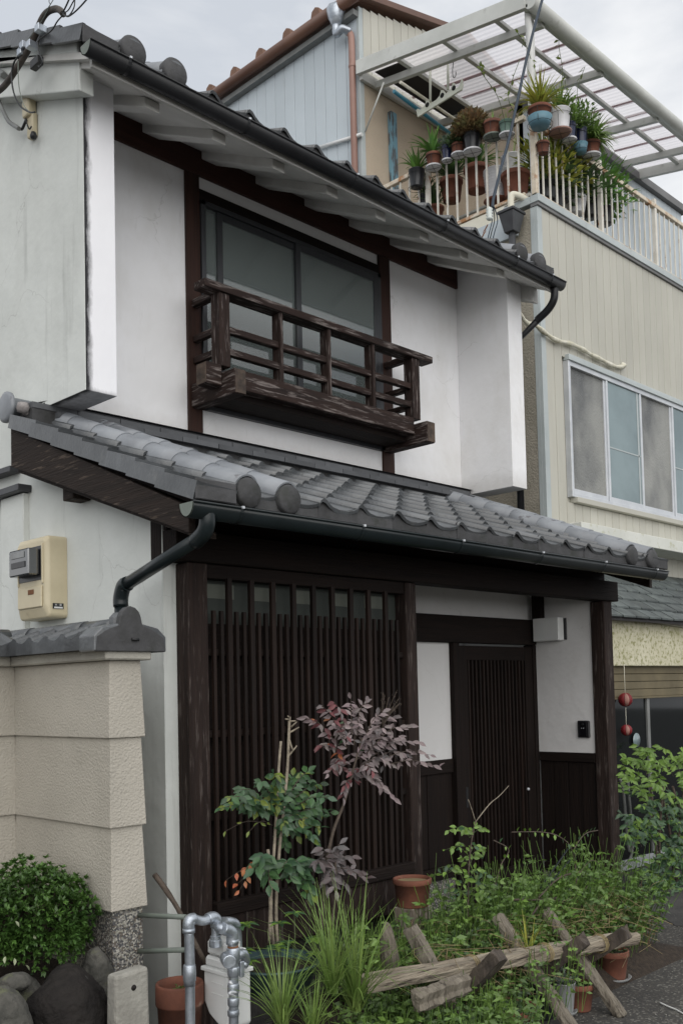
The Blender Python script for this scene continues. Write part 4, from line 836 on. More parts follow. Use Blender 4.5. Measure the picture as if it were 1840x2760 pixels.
for dz in (.35, 1.55, 1.95): MB().lathe([(.040, -.012), (.042, 0), (.040, .012)], e3+Vector((0, -.01, -dz)), 12).build('pipe_band', 'pink_pipe', hp)
a_ = P(860, 398, X=UX-.03); b_ = P(975, 362, X=UX-.03); MB().tube([a_, b_], .02, 8).build('cross_pipe', 'white_plastic', N)
box('blue_plank', 'blue_wood', N, 7.93, 8.03, UY-.05, UY-.001, 6.0, 7.93, .003)
# lower wing with grey coping behind the railing
CY = 5.75
box('rear_wall', 'siding_blue', N, 8.9, 12.45, CY+.02, CY+.15, 5.99, 7.86, 0)
for k in range(26): box('rear_board', 'siding_blue', N, 8.91+k*.136, 8.91+k*.136+.131, CY, CY+.0195, 5.99, 7.86, .003)
box('recess_wall', 'tan_stucco', N, 8.9, 8.96, CY+.1, UY+.1, 5.99, 8.1, 0)
box('coping', 'coping', N, 8.9, 12.5, CY-.06, CY+.2, 7.862, 7.96, .004)
# railings
def railing(lab, pts, z0, z1, sp, axis):
    r = sub('balcony_railing', N, lab); a, b_, c = pts
    n = int((b_-a)/sp)
    me = MB().box(-.009, .009, -.006, .006, 0, z1-z0).mesh('baluster'); setm(me, 'white_rust')
    me2 = MB().box(-.02, .02, -.02, .02, 0, z1-z0+.1).mesh('rail_post'); setm(me2, 'white_rust')
    for k in range(n+1):
        q = a+(k+.5)*sp
        if q > b_: break
        M_ = Matrix.Translation((q, c, z0) if axis == 0 else (c, q, z0)) @ Matrix.Rotation(0 if axis == 0 else math.pi/2, 4, 'Z')
        if k % 10 == 9: inst('rail_post', me2, M_, r)
        else: inst('baluster', me, M_, r)
    if axis == 0: box('top_rail', 'rail_rust', r, a-.02, b_, c-.025, c+.025, z1+.0, z1+.045, .004); box('bottom_rail', 'rail_rust', r, a, b_, c-.015, c+.015, z0, z0+.03, .003)
    else: box('top_rail', 'rail_rust', r, c-.025, c+.025, a-.02, b_, z1+.0, z1+.045, .004); box('bottom_rail', 'rail_rust', r, c-.015, c+.015, a, b_, z0, z0+.03, .003)
    return r
railing('rusty white balcony railing along the front', (7.56, 12.4, NY+.01), 6.035, 6.68, .113, 0)
railing('rusty white balcony railing along the left side', (4.92, 6.93, NX+.005), 6.07, 6.77, .119, 1)
box('corner_post', 'rail_rust', N, NX-.03, NX+.015, NY-.02, NY+.03, 6.035, 6.83, .003)
# rainwater hopper and pipes at the balcony corner
hp = sub('rain_hopper', N, 'grey square rain hopper below the balcony corner')
c = P(1378, 605, Y=4.93); c.x = NX-.12; c = P(1378, 605, X=NX-.13)
MB().hexa([(c.x-.05, c.y-.05, c.z-.08), (c.x+.05, c.y-.05, c.z-.08), (c.x+.05, c.y+.05, c.z-.08), (c.x-.05, c.y+.05, c.z-.08)], [(c.x-.09, c.y-.08, c.z+.09), (c.x+.09, c.y-.08, c.z+.09), (c.x+.09, c.y+.08, c.z+.09), (c.x-.09, c.y+.08, c.z+.09)]).build('hopper_box', 'lead', hp, bevel=.006)
box('hopper_rim', 'lead', hp, c.x-.10, c.x+.10, c.y-.09, c.y+.09, c.z+.09, c.z+.115, .004)
MB().tube([c+Vector((0, 0, -.07)), c+Vector((0, 0, -5.8))], .032, 12).build('pipe', 'lead', hp)
MB().tube(bez([c+Vector((0, 0, .10)), c+Vector((0, 0, .24)), c+Vector((.03, -.02, .28)), c+Vector((.17, -.07, .255))], 5), .03, 10).build('inlet_pipe', 'cream_edge', hp)
# white wrapped pipe running along the siding
t = thing('wrapped_pipe', 'wavy white tape wrapped pipe running across the beige siding above the window', 'pipe', (7.5, 4.78, 4.6))
wp = [(1412, 863), (1440, 875), (1470, 899), (1500, 918), (1530, 925), (1560, 937), (1590, 955), (1622, 971), (1650, 986), (1672, 989), (1682, 984)]
ws = [P(x, y, Y=NY-.035) for x, y in wp]; ws = [Vector((6.75, 4.70, ws[0].z+.22))]+ws
wb = bez(ws, 4); MB().tube(wb, [.020+.004*math.sin(i*1.3) for i in range(len(wb))], 9).build('pipe', 'wrap_white', t)
c = ws[-1]; MB().lathe([(0, 0), (.03, .004), (.034, .02), (.02, .032), (0, .034)], c+Vector((0, .0, 0)), 10, 1).build('wall_cap', 'wrap_white', t)
# ---- ground floor of the neighbour
GYn = 4.20
box('fascia_box', 'moldy_white', N, 7.55, 12.9, 4.50, NY-.001, 2.91, 3.025, .004, 'mould stained white fascia box over the slate awning')
MB().prism([(4.05, 2.125), (4.05, 2.14), (NY, 2.70), (NY, 2.60)], 0, 7.0, 12.9).build('awning_deck', 'tar', N)
SLT = MB().hexa([(.004, 0, 0), (.212, .004, 0), (.212, .010, .013), (.004, .006, .013)], [(0, .24, 0), (.212, .24, 0), (.212, .24, .008), (0, .24, .008)]).mesh('slate'); setm(SLT, 'slate')
sa = math.atan2(.56, .75); random.seed(21)
for r_ in range(6):
    for k in range(20):
        dd = r_*.155; y = 4.035+dd*math.cos(sa); z = 2.150+dd*math.sin(sa)
        inst('slate', SLT, Matrix.Translation((6.93+k*.222+(r_ % 2)*.11+U(-.005, .005), y, z+.004)) @ Matrix.Rotation(sa-.07+U(-.02, .02), 4, 'X') @ Matrix.Rotation(U(-.02, .02), 4, 'Z'), N)
box('awning_edge', 'tar', N, 7.0, 12.9, 4.06, 4.14, 2.142, 2.157, 0)
MB().prism([(6.9, 1.755), (12.9, 1.755), (12.9, 1.97), (9.6, 2.045), (8.78, 2.105), (7.48, 2.165), (6.9, 2.17)], 1, 4.15, 4.40).build('mouldy_beam', 'moldy', N, bevel=.01)
MB().prism([(6.9, 2.172), (7.48, 2.167), (8.78, 2.107), (9.6, 2.047), (9.6, 2.09), (8.78, 2.15), (7.48, 2.178), (6.9, 2.181)], 1, 4.143, 4.40).build('beam_edge', 'cream_edge', N, bevel=.003)
for k in range(4): box('soffit_board', 'ochre_board', N, 6.9, 11.8, GYn+.002+.0*k, GYn+.03, 1.492+k*.066, 1.492+k*.066+.063, .004)
box('soffit_edge', 'ochre_board', N, 6.9, 11.8, GYn-.012, GYn+.02, 1.475, 1.4915, .002)
box('ground_floor_room', 'dark_interior', N, 6.95, 11.8, 4.62, 4.66, 0, 1.75, 0)
box('room_side', 'grey_stucco', N, 6.90, 6.95, 4.2, 4.9, 0, 1.75, 0)
SD = sub('sliding_door', N, 'dark glass sliding door with aluminium stiles')
for a in (8.03, 9.0, 10.0): box('stile', 'grey_pipe', SD, a, a+.045, GYn+.0, GYn+.04, .13, 1.474, .002)
box('bottom_rail', 'alu_silver', SD, 6.96, 11.8, GYn-.004, GYn+.045, .045, .129, .002)
for a, b_ in ((6.96, 8.03), (8.075, 9.0), (9.045, 10.0), (10.045, 11.8)): box('pane', 'dark_glass', SD, a, b_, GYn+.018, GYn+.022, .13, 1.474, 0)
MB().lathe([(0, 0), (.062, .001), (.062, .003), (0, .004)], P(1715, 1995, Y=GYn-.004), 24, 1).build('round_sticker', 'screen_teal', SD)
box('threshold', 'foundation', N, 6.6, 11.8, 3.95, GYn-.005, .0, .042, .004)
# red paper balls hanging
for i, (x, y, lab) in enumerate(((1684, 1886, 'upper red and white paper ball hanging in the doorway on a cord'), (1687, 1968, 'lower red and white paper ball hanging in the doorway on a cord'))):
    c = P(x, y, Y=GYn-.06); t = thing('paper_ball', lab, 'ornament', tuple(c), 'paper balls hanging in the neighbour\'s doorway')
    r = .062 if i == 0 else .050
    for k in range(8):
        a = k*math.pi/4; b = MB(); n = 7; vs = []
        for j in range(n+1):
            ph = -math.pi/2+math.pi*j/n
            for s in (-.36, 0, .36): vs.append(c+Vector((math.cos(a+s)*math.cos(ph), math.sin(a+s)*math.cos(ph), math.sin(ph)*.95))*r*(1 if s == 0 else .9))
        b.add(vs, [(j*3+q, j*3+q+1, j*3+q+4, j*3+q+3) for j in range(n) for q in (0, 1)], True); b.build('petal', 'red_paper' if k % 4 != 1 else 'pink_paper', t)
    top = c+Vector((0, 0, .30 if i == 0 else .19)); MB().tube([c, top], .0025, 5).build('cord', 'cream_edge', t)
# hoses beside the right post
t = thing('hose', 'two grey hoses hanging beside the right wooden post', 'hose', tuple(P(1695, 2200, Y=3.9)))
for pts_, r in ((((1670, 2100), (1678, 2130), (1684, 2190), (1688, 2245), (1693, 2285), (1696, 2295)), .011), (((1690, 2095), (1694, 2150), (1699, 2200), (1703, 2245), (1704, 2275), (1700, 2305), (1690, 2325), (1680, 2333)), .011)):
    MB().tube(bez([P(x, y, Y=3.95) for x, y in pts_], 5), r, 8).build('hose_length', 'grey_pipe', t)
# ================================================================ CANOPY
CN = thing('canopy', 'white aluminium terrace canopy with translucent ribbed sheets over the balcony', 'canopy', (7.48, 4.8, 6))
def cz_(y): return 7.84+.175*(y-4.8)
MB().tube([(7.44, 4.77, 7.80), (12.6, 4.77, 7.80)], .062, 14).build('front_gutter', 'canopy_alu', CN)
box('gutter_lip', 'canopy_alu', CN, 7.44, 12.6, 4.80, 4.86, 7.765, 7.80, .003)
def yb(nm, x, w_, h, off, y1, y0=4.82): return MB().hexa([(x, y0, cz_(y0)+off-h), (x+w_, y0, cz_(y0)+off-h), (x+w_, y0, cz_(y0)+off), (x, y0, cz_(y0)+off)], [(x, y1, cz_(y1)+off-h), (x+w_, y1, cz_(y1)+off-h), (x+w_, y1, cz_(y1)+off), (x, y1, cz_(y1)+off)]).build(nm, 'canopy_alu', CN, bevel=.003)
yb('edge_beam', 7.43, .05, .15, .07, 6.94)
for x, y1 in ((7.70, 6.94), (8.76, 6.94), (9.93, 5.72), (10.78, 5.72)): yb('rafter', x, .05, .075, -.05, y1)
yb('end_beam', 11.20, .05, .12, .0, 5.72)
for y, x1 in ((5.17, 11.25), (5.80, 8.95), (6.40, 8.95)): box('purlin', 'canopy_alu', CN, 7.48, x1, y, y+.045, cz_(y)-.048, cz_(y)-.008, .003)
box('ledger', 'canopy_alu', CN, 7.48, 8.98, 6.90, 6.94, cz_(6.9)-.12, cz_(6.9)-.02, .003)
box('ledger', 'canopy_alu', CN, 8.98, 11.25, 5.70, 5.745, cz_(5.7)-.06, cz_(5.7)-.01, .003)
MB().prism([(6.5, cz_(6.5)-.006), (6.84, cz_(6.84)-.006), (6.84, cz_(6.84)+.002), (6.5, cz_(6.5)+.002)], 0, 7.62, 8.9).build('dark_strip', 'tar', CN)
def sheet(x0, x1, y1):
    b = MB(); n = int((x1-x0)/.016); vs = []
    for y in (4.80, y1):
        for i in range(n+1):
            x = x0+(x1-x0)*i/n; vs.append((x, y, cz_(y)+.010+(.010 if i % 4 in (1, 2) else 0)))
    b.add(vs, [(i, i+1, n+2+i, n+1+i) for i in range(n)]); return b.build('roof_sheet', 'polycarbonate', CN, fix=False)
sheet(7.48, 8.98, 6.90)
sheet(8.98, 11.25, 5.72)
x = 7.9; k = 0
while x < 11.2:
    y1 = 6.9 if x < 8.95 else 5.72; y0_ = 4.85
    MB().hexa([(x, y0_, cz_(y0_)+.024), (x+.045, y0_, cz_(y0_)+.024), (x+.045, y0_, cz_(y0_)+.027), (x, y0_, cz_(y0_)+.027)], [(x, y1, cz_(y1)+.024), (x+.045, y1, cz_(y1)+.024), (x+.045, y1, cz_(y1)+.027), (x, y1, cz_(y1)+.027)]).build('sheet_overlap', 'sheet_overlap', CN)
    x += .30 if k % 2 else .38; k += 1
SC = MB().lathe([(0, -.016), (.008, -.012), (.008, 0), (0, 0)], n=6).mesh('screw'); setm(SC, 'tar')
for y, x1 in ((5.19, 11.2), (5.82, 8.9), (6.42, 8.9)):
    x = 7.7
    while x < x1: inst('screw', SC, Matrix.Translation((x, y, cz_(y)-.0)), CN); x += .34
box('post', 'steel_post', CN, 7.59, 7.65, 4.87, 4.93, 6.0, cz_(4.9)-.05, .004); MB().tube([(7.53, 4.86, 7.86), (7.53, 4.86, 7.70), (7.55, 4.86, 7.64), (7.565, 4.865, 7.5), (7.565, 4.865, 6.05)], .03, 10).build('downpipe', 'steel_post', CN)
box('post', 'steel_post', CN, 11.12, 11.19, 4.87, 4.93, 6.0, cz_(4.9)-.05, .004); box('post', 'steel_post', CN, 12.3, 12.36, 4.87, 4.93, 6.0, 6.9, .004)
a_ = P(1034, 222, Y=6.6); b_ = P(984, 355, Y=UY-.02); MB().tube([a_, b_], .010, 6).build('brace', 'canopy_alu', CN)
# laundry hanger arm with rods and hooks
t = thing('laundry_bracket', 'white laundry pole bracket with round holes hanging under the canopy', 'bracket', (7.9, 6.2, 7.7))
XB = 7.88
A, B = P(*T(2, 700, 1055), X=XB), P(*T(2, 1105, 800), X=XB)
dv = (B-A); L_ = dv.length; ux = dv.normalized(); uz_ = Vector((1, 0, 0)).cross(ux); uz_ = uz_ if uz_.z > 0 else -uz_
b = MB()
def pt(s, h): return A+ux*s*L_+uz_*h
prof_b = [(0, -.03), (1.0, -.03), (1.03, .02), (1.02, .09), (.985, .06), (.95, .02), (.87, .02), (.85, .09), (.82, .10), (.78, .05), (.66, .03), (.60, .09), (.56, .10), (.52, .05), (.44, .03), (.30, .03), (.26, .08), (.22, .09), (.18, .05), (.08, .03), (.02, .06), (-.02, .06)]
vs = [pt(s, h)+Vector((dx, 0, 0)) for dx in (-.01, .01) for s, h in prof_b]; n = len(prof_b)
b.add(vs, [tuple(range(n)), tuple(range(n, 2*n))[::-1]]+[(i, (i+1) % n, n+(i+1) % n, n+i) for i in range(n)]); b.build('arm', 'hanger_white', t, bevel=.003)
for s in (.24, .58, .84): MB().lathe([(0, 0), (.026, .001), (.026, .003), (0, .004)], pt(s, .035)+Vector((-.014, 0, 0)), 14, 0).build('hole', 'dark_interior', t)
for x, y, yt in ((815, 930, 600), (978, 820, 540)): MB().tube([P(*T(2, x, y), X=XB), P(*T(2, x-2, yt), X=XB)], .013, 8).build('hanging_rod', 'hanger_white', t)
def rod(lab, a, b_, m, r, name='laundry_pole'):
    o = MB().tube([a, b_], r, 10).build(name, m); o['label'] = lab; o['category'] = 'pole'; return o
d_ = Vector((1, 0, 0))
a = P(*T(2, 480, 838), X=7.52); rod('blue laundry pole resting in the left end of the hanging bracket', a, a+Vector((1.6, .12, -.02)), 'blue_rod', .020)
a = P(*T(2, 540, 755), X=7.50); rod('white laundry pole with a frayed end resting on the hanging bracket', a, a+Vector((1.7, .03, -.02)), 'wrap_white', .016)
for i, (x, y0_, y1_) in enumerate(((1028, 470, 700), (1283, 360, 620))):
    t = thing('wire_hook', ('thin wire hook hanging from the canopy left of the vine', 'thin wire hook hanging from the canopy beside the vine')[i], 'hook', tuple(P(*T(2, x, y0_), Y=5.9)))
    MB().tube(bez([P(*T(2, a_, b_), Y=5.9) for a_, b_ in ((x, y0_), (x-4, (y0_+y1_)/2), (x-10, y1_-40), (x-2, y1_+10), (x+18, y1_), (x+22, y1_-40))], 4), .005, 6).build('hook_wire', 'grey_pipe', t)
# overhead cables with insulator
t = thing('overhead_cable', 'dark cable running down from the sky to the insulator at the roof', 'cable', (6.6, 4.75, 5.4))
cp = [P(1475, -60, Y=4.55), P(1460, 0, Y=4.56), P(1440, 70, Y=4.58), P(1420, 150, Y=4.6), P(1398, 250, Y=4.62), P(1372, 370, Y=4.65), P(1350, 450, Y=4.68), P(1330, 530, Y=4.7), P(1326, 560, Y=4.7)]
MB().tube(bez(cp, 5), .012, 8).build('main_cable', 'cable_blue', t); MB().tube([p_+Vector((.012+.004*math.sin(i), 0, .006)) for i, p_ in enumerate(bez(cp, 5))], .007, 6).build('twisted_wire', 'cable', t)
c = P(1318, 575, Y=4.7)
ins = MB().lathe([(.0, -.06), (.02, -.055), (.03, -.04), (.018, -.03), (.03, -.015), (.018, -.005), (.03, .01), (.018, .02), (.03, .035), (.018, .045), (0, .06)], c, 12); ins.build('insulator', 'insulator', t)
MB().tube([c+Vector((0, 0, .05)), cp[-1]], .005, 6).build('tie', 'cable', t)
for k, (dx, dy) in enumerate(((-4, 22), (-9, 34), (-14, 46))):
    q = P(1314+dx, 590+dy, Y=4.7); MB().tube([q+Vector((math.cos(a)*.014*(1 if k % 2 else .3), math.sin(a)*.014*(.3 if k % 2 else 1), math.cos(a+1)*.018)) for a in [j*math.pi/4 for j in range(9)]], .004, 5).build('chain_link', 'rust', t)
for dx, m in ((8, 'cable_blue'), (14, 'gutter_green'), (22, 'cable_blue')): MB().tube(bez([P(1326, 545, Y=4.7), P(1318+dx, 590, Y=4.7), P(1310+dx, 625, Y=4.7), P(1304+dx, 650, Y=4.72)], 4), .005, 6).build('drop_wire', m, t)
# ================================================================ GAS METER
YG = 3.02
C0 = P(613, 2600, Y=YG); gx0 = C0.x; gx1 = P(676, 2600, Y=YG).x; gy1 = P(548, 2600, X=gx0).y
def zg(y): return P(613, y, Y=YG).z
t = thing('gas_meter', 'white domestic gas meter with galvanised pipes in front of the corner post', 'gas meter', (gx0, YG, 0))
d_ = gy1-YG
b = MB().prism([(YG, zg(2632)), (gy1, zg(2632)), (gy1, zg(2720)), (gy1-.03, zg(2752)), (gy1-.07, zg(2768)), (YG+.02, zg(2790)), (YG, zg(2775))], 0, gx0, gx1); b.build('body', 'white_plastic', t, bevel=.010, seg=3)
box('collar', 'white_plastic', t, gx0-.008, gx1+.008, YG-.008, gy1+.008, zg(2634), zg(2622), .003)
box('upper_body', 'white_plastic', t, gx0+.003, gx1-.003, YG+.003, gy1-.004, zg(2622), zg(2592), .010)
box('top_box', 'white_plastic', t, gx0+.006, gx0+.09, YG+.02, gy1-.012, zg(2590), zg(2545), .012)
box('side_knob', 'white_plastic', t, gx1-.05, gx1+.004, YG+.03, YG+.07, zg(2592), zg(2575), .003)
for z_ in (2660, 2690): box('embossed_line', 'white_plastic', t, gx0-.0015, gx0+.001, YG+.03, gy1-.05, zg(z_)-.0015, zg(z_)+.0015, 0)
def gp(pts, r, m='galv', nm='pipe', Y=3.0, n=14, par=None):
    return MB().tube(bez([P(x, y, Y=Y) if len(q)==2 else P(x, y, Y=q[2]) for q in pts for x, y in (q[:2],)], 5), r, n).build(nm, m, par or t)
# left riser and swan neck
gp([(513, 2800), (512, 2600), (509, 2500)], .0185, Y=3.05); gp([(509, 2505), (509, 2488), (514, 2479), (524, 2476)], .0225, nm='elbow', Y=3.05); gp([(520, 2476), (545, 2482), (570, 2474)], .018, Y=3.05)
gp([(560, 2477), (574, 2472), (583, 2480), (582, 2500)], .022, nm='elbow', Y=3.05); gp([(580, 2498), (580, 2535)], .0145, Y=3.06); 
for y, r, h in ((2530, .021, .012), (2542, .025, .014)): MB().lathe([(0, -h), (r, -h), (r, h), (0, h)], P(581, y, Y=3.06), 8, smooth=False).build('nut', 'galv', t, bevel=.002)
MB().lathe([(0, -.03), (.024, -.03), (.025, .0), (.023, .03), (0, .03)], P(511, 2622, Y=3.05), 16).build('coupling', 'galv', t, bevel=.002); MB().lathe([(0, -.022), (.022, -.022), (.022, .022), (0, .022)], P(511, 2640, Y=3.05), 16).build('coupling', 'galv', t)
MB().lathe([(.0, -.004), (.020, -.004), (.020, .004), (0, .004)], P(511, 2605, Y=3.05), 14).build('rust_ring', 'rust', t); MB().lathe([(0, -.01), (.024, -.008), (.024, .008), (0, .01)], P(509, 2508, Y=3.05), 16).build('coupling', 'galv', t)
# right side pipe group
gp([(630, 2800), (630, 2640), (628, 2560), (626, 2535)], .0185, Y=2.99); gp([(626, 2545), (626, 2520), (618, 2508), (600, 2502)], .0235, nm='elbow', Y=2.99)
gp([(606, 2503, 3.0), (592, 2500, 3.02), (588, 2490, 3.06), (604, 2486, 3.10)], .021, nm='elbow', Y=3.0); gp([(598, 2484, 3.10), (622, 2484, 3.10), (636, 2492, 3.10), (640, 2520, 3.10), (641, 2560, 3.10)], .018, nm='pipe', Y=3.1)
MB().lathe([(0, -.010), (.024, -.008), (.024, .008), (0, .010)], P(627, 2537, Y=2.99), 16).build('coupling', 'galv', t); MB().lathe([(0, -.006), (.021, -.006), (.021, .006), (0, .006)], P(628, 2553, Y=2.99), 14).build('rust_ring', 'rust', t)
for y, r, h in ((2572, .026, .026), (2618, .024, .018), (2664, .0225, .02), (2700, .022, .016), (2730, .0225, .012)): MB().lathe([(0, -h), (r*.9, -h), (r, -h*.6), (r, h*.6), (r*.9, h), (0, h)], P(629, y, Y=2.99), 8 if y in (2618,) else 16).build('coupling', 'galv', t, bevel=.002)
vc = P(612, 2588, Y=2.97); b = MB().tube([vc+Vector((-.012, -.03, 0)), vc+Vector((.02, .03, .0))], .026, 14); b.build('valve_body', 'galv', t, bevel=.003)
gp([(640, 2575, 2.99), (656, 2570, 2.99), (662, 2590, 3.0), (655, 2604, 3.0)], .018, nm='valve_arm'); box('valve_handle', 'galv', t, *(lambda v: (v.x-.010, v.x+.010, v.y-.006, v.y+.006, v.z-.03, v.z+.03))(P(652, 2612, Y=2.98)), .003)
MB().tube(bez([P(618, 2645, Y=2.985), P(640, 2672, Y=2.975), P(618, 2676, Y=2.97), P(640, 2690, Y=2.98)], 4), .006, 6).build('tape', 'alu_silver', t)
# two horizontal bars between wall and pipe
for y0_, y1_, lab in ((2466, 2472, 'upper greenish pipe running from the garden wall to the gas riser'), (2564, 2560, 'lower greenish pipe running from the garden wall to the gas riser')):
    o = MB().tube([P(370, y0_, Y=3.42)+Vector((0, 0, 0)), P(502, y1_, Y=3.075)], .010, 10).build('horizontal_pipe', 'greygreen_pipe'); o['label'] = lab; o['category'] = 'pipe'
o = MB().tube(bez([P(417, 2357, Y=3.45), P(445, 2395, Y=3.4), P(480, 2450, Y=3.35), P(515, 2520, Y=3.3), P(556, 2600, Y=3.25)], 3), [.012]*5+[.010]*8, 7).build('stick', 'stem_brown'); o['label'] = 'dead grey stick leaning across behind the gas pipes'; o['category'] = 'stick'
# ================================================================ PLANTS
def leafgeo(L_=1., W_=.42, fold=.10, droop=.12):
    return [(0, 0, 0), (-W_*.40, .26*L_, fold*.7), (0, .26*L_, 0), (W_*.40, .26*L_, fold*.7), (-W_*.5, .52*L_, fold-.02), (0, .52*L_, -.02), (W_*.5, .52*L_, fold-.02), (-W_*.26, .80*L_, fold*.5-droop*.5), (0, .80*L_, -droop*.6), (W_*.26, .80*L_, fold*.5-droop*.5), (0, L_, -droop)], [(0, 2, 1), (0, 3, 2), (1, 2, 5, 4), (2, 3, 6, 5), (4, 5, 8, 7), (5, 6, 9, 8), (7, 8, 10), (8, 9, 10)]
LEAFM = {}
def leafmesh(m, W_=.42):
    k = (m, W_)
    if k not in LEAFM:
        v, f = leafgeo(1, W_); me = MB().add(v, f, True).mesh('leaf', fix=False); setm(me, m); LEAFM[k] = me
    return LEAFM[k]
LV, LF = leafgeo(1, .46)
LVs, LFs = [(0, 0, 0), (-.24, .42, .08), (.24, .42, .08), (0, .45, 0), (0, 1, -.10)], [(0, 3, 1), (0, 2, 3), (1, 3, 4), (3, 2, 4)]
def frame(p, d, up=(0, 0, 1), roll=0):
    d = Vector(d).normalized(); x = d.cross(Vector(up))
    if x.length < .05: x = d.cross(Vector((1, 0, 0)))
    x.normalize(); z = x.cross(d); m = Matrix(((x.x, d.x, z.x, p[0]), (x.y, d.y, z.y, p[1]), (x.z, d.z, z.z, p[2]), (0, 0, 0, 1)))
    return m @ Matrix.Rotation(roll, 4, 'Y')
class Plant:
    def __init__(s): s.leaves = []; s.twigs = MB(); s.extra = {}
    def leaf(s, p, d, L_, m, roll=0, W_=.42): s.leaves.append((frame(p, d, roll=roll) @ Matrix.Diagonal((L_, L_, L_, 1)), m, W_))
    def twig(s, a, b_, n, L_, ms, r=.0025, sag=.03, dr=-.35, W_=.42, tri=True, start=.25):
        a, b_ = Vector(a), Vector(b_); mid = (a+b_)/2+Vector((U(-.01, .01), U(-.01, .01), sag)); pts = bez([a, mid, b_], 4); s.twigs.tube(pts, [lerp(r, r*.4, i/(len(pts)-1)) for i in range(len(pts))], 5)
        ax = (b_-a).normalized()
        for i in range(n):
            t_ = start+(1-start)*i/max(n-1, 1); p = pts[min(int(t_*(len(pts)-1)), len(pts)-1)]
            side = ax.cross(Vector((0, 0, 1))).normalized()*(1 if i % 2 else -1)
            d = side*U(.5, 1)+ax*U(.2, .9)+Vector((U(-.3, .3), U(-.3, .3), dr+U(-.3, .3)))
            if i == n-1: d = ax+Vector((0, 0, dr))
            n_ = Vector((-.62+U(-.75, .75), -.72+U(-.75, .75), .55+U(-.5, .5))).normalized(); d = (d-n_*d.dot(n_)); d = d.normalized() if d.length > .05 else ax
            s.leaves.append((frame(p, d, up=n_, roll=U(-.25, .25)) @ Matrix.Diagonal((L_*U(.8, 1.2),)*3+(1,)), random.choice(ms), W_))
    def build(s, root, stem_m='stem_brown', lim=295):
        if s.twigs.v: s.twigs.build('twigs', stem_m, root, kind='stuff', fix=False)
        random.shuffle(s.leaves)
        for M_, m, W_ in s.leaves[:lim]: inst('leaf', leafmesh(m, W_), M_, root)
        rest = {}
        for M_, m, W_ in s.leaves[lim:]:
            b = rest.setdefault(m, MB()); b.add([M_ @ Vector((v[0]*W_/.46, v[1], v[2])) for v in LV], LF, True)
        for m, b in rest.items(): b.build('foliage', m, root, kind='stuff', fix=False)
random.seed(42)
# --- purple nandina
t = thing('nandina', 'tall nandina with drooping purple grey leaves in front of the lattice', 'shrub', (3.1, 3.2, .1))
pl = Plant()
sp = [P(865, 2560, Y=3.25), P(868, 2450, Y=3.25), P(880, 2330, Y=3.22), P(898, 2240, Y=3.2), P(925, 2170, Y=3.18), P(950, 2080, Y=3.16), P(975, 1990, Y=3.15)]
MB().tube(bez(sp, 4), [.011-.0003*i for i in range(25)], 8).build('stem', 'stem_brown', t)
MB().tube(bez([P(880, 2560, Y=3.22), P(905, 2400, Y=3.2), P(900, 2300, Y=3.2)], 4), .006, 7).build('stem', 'stem_brown', t)
tips = [(825, 1935), (868, 1902), (900, 1892), (945, 1884), (985, 1890), (1030, 1920), (1065, 1930), (1100, 1955), (1125, 2000), (1158, 2035), (1183, 2068), (1050, 2058), (1010, 2085), (955, 2105), (900, 2060), (862, 2010), (1060, 2150), (1032, 2130), (925, 2150), (885, 2085), (905, 1965), (960, 1945), (1010, 1965), (1058, 1995), (990, 2030), (1105, 2035), (1035, 1960), (1080, 1990)]
for i, (x, y) in enumerate(tips):
    Yt = U(3.02, 3.28); hub = P(lerp(950, x, .35), lerp(2060, y, .45), Y=3.16)
    ms = ['leaf_purple']*6+['leaf_purple_dark']+(['leaf_red'] if i in (0, 1, 15) else [])+(['leaf_burgundy']*4 if i in (0, 1, 2, 12, 13, 14, 15, 18, 19) else [])+(['leaf_green'] if i in (20, 24) else [])
    pl.twig(hub, P(x, y, Y=Yt), 15, .043, ms, sag=.03, dr=-.6, r=.002, start=.1)
for x, y in [(870, 2285), (915, 2275), (945, 2310), (890, 2335), (960, 2352), (880, 2385), (940, 2390), (985, 2368), (850, 2325), (905, 2400), (925, 2340)]:
    pl.twig(P(880, 2340, Y=3.24), P(x, y, Y=U(3.1, 3.3)), 9, .055, ['leaf_purple_dark'], sag=.02)
pl.build(t)
b = MB()       # spent flower panicle
for k in range(14):
    a = P(1030, 1960, Y=3.15); q = P(1030+U(-8, 70), 1855+U(0, 70), Y=3.12+U(-.03, .03)); pts = bez([a, (a+q)/2+Vector((0, 0, .01)), q], 3); b.tube(pts, .0012, 4)
    for j in range(5): b.lathe([(0, -.002), (.0028, 0), (0, .002)], pts[-1-j % 3]+Vector((U(-.01, .01), U(-.01, .01), U(-.01, .01))), 5)
b.build('flower_panicle', 'stem_brown', t, kind='stuff')
t = thing('nandina', 'bushy nandina with fresh green leaves and pruned bare stems beside the corner post', 'shrub', (2.8, 3.3, .3))
pl = Plant()
for pts_, r in ([(738, 2560), (728, 2420), (738, 2300), (745, 2180), (752, 2060), (757, 1998)], .0075), ([(748, 2560), (744, 2440), (752, 2300), (764, 2180), (774, 2080), (778, 1990), (780, 1932)], .008), ([(726, 2540), (730, 2400), (722, 2290)], .009):
    pp = bez([P(x, y, Y=3.3) for x, y in pts_], 4); MB().tube(pp, [lerp(r, r*.75, i/len(pp)) for i in range(len(pp))], 8).build('stem', 'stem_pale', t)
b = MB()
for a, c in (((780, 1975), (806, 1960)), ((778, 1990), (790, 2025)), ((780, 1945), (797, 1943)), ((781, 1940), (770, 1938)), ((780, 1935), (776, 1930)), ((784, 1960), (800, 1945)), ((776, 2040), (800, 2010))): b.tube([P(*a, Y=3.3), P(*c, Y=3.28)], [.005, .003], 6)
b.build('cut_twigs', 'stem_pale', t)
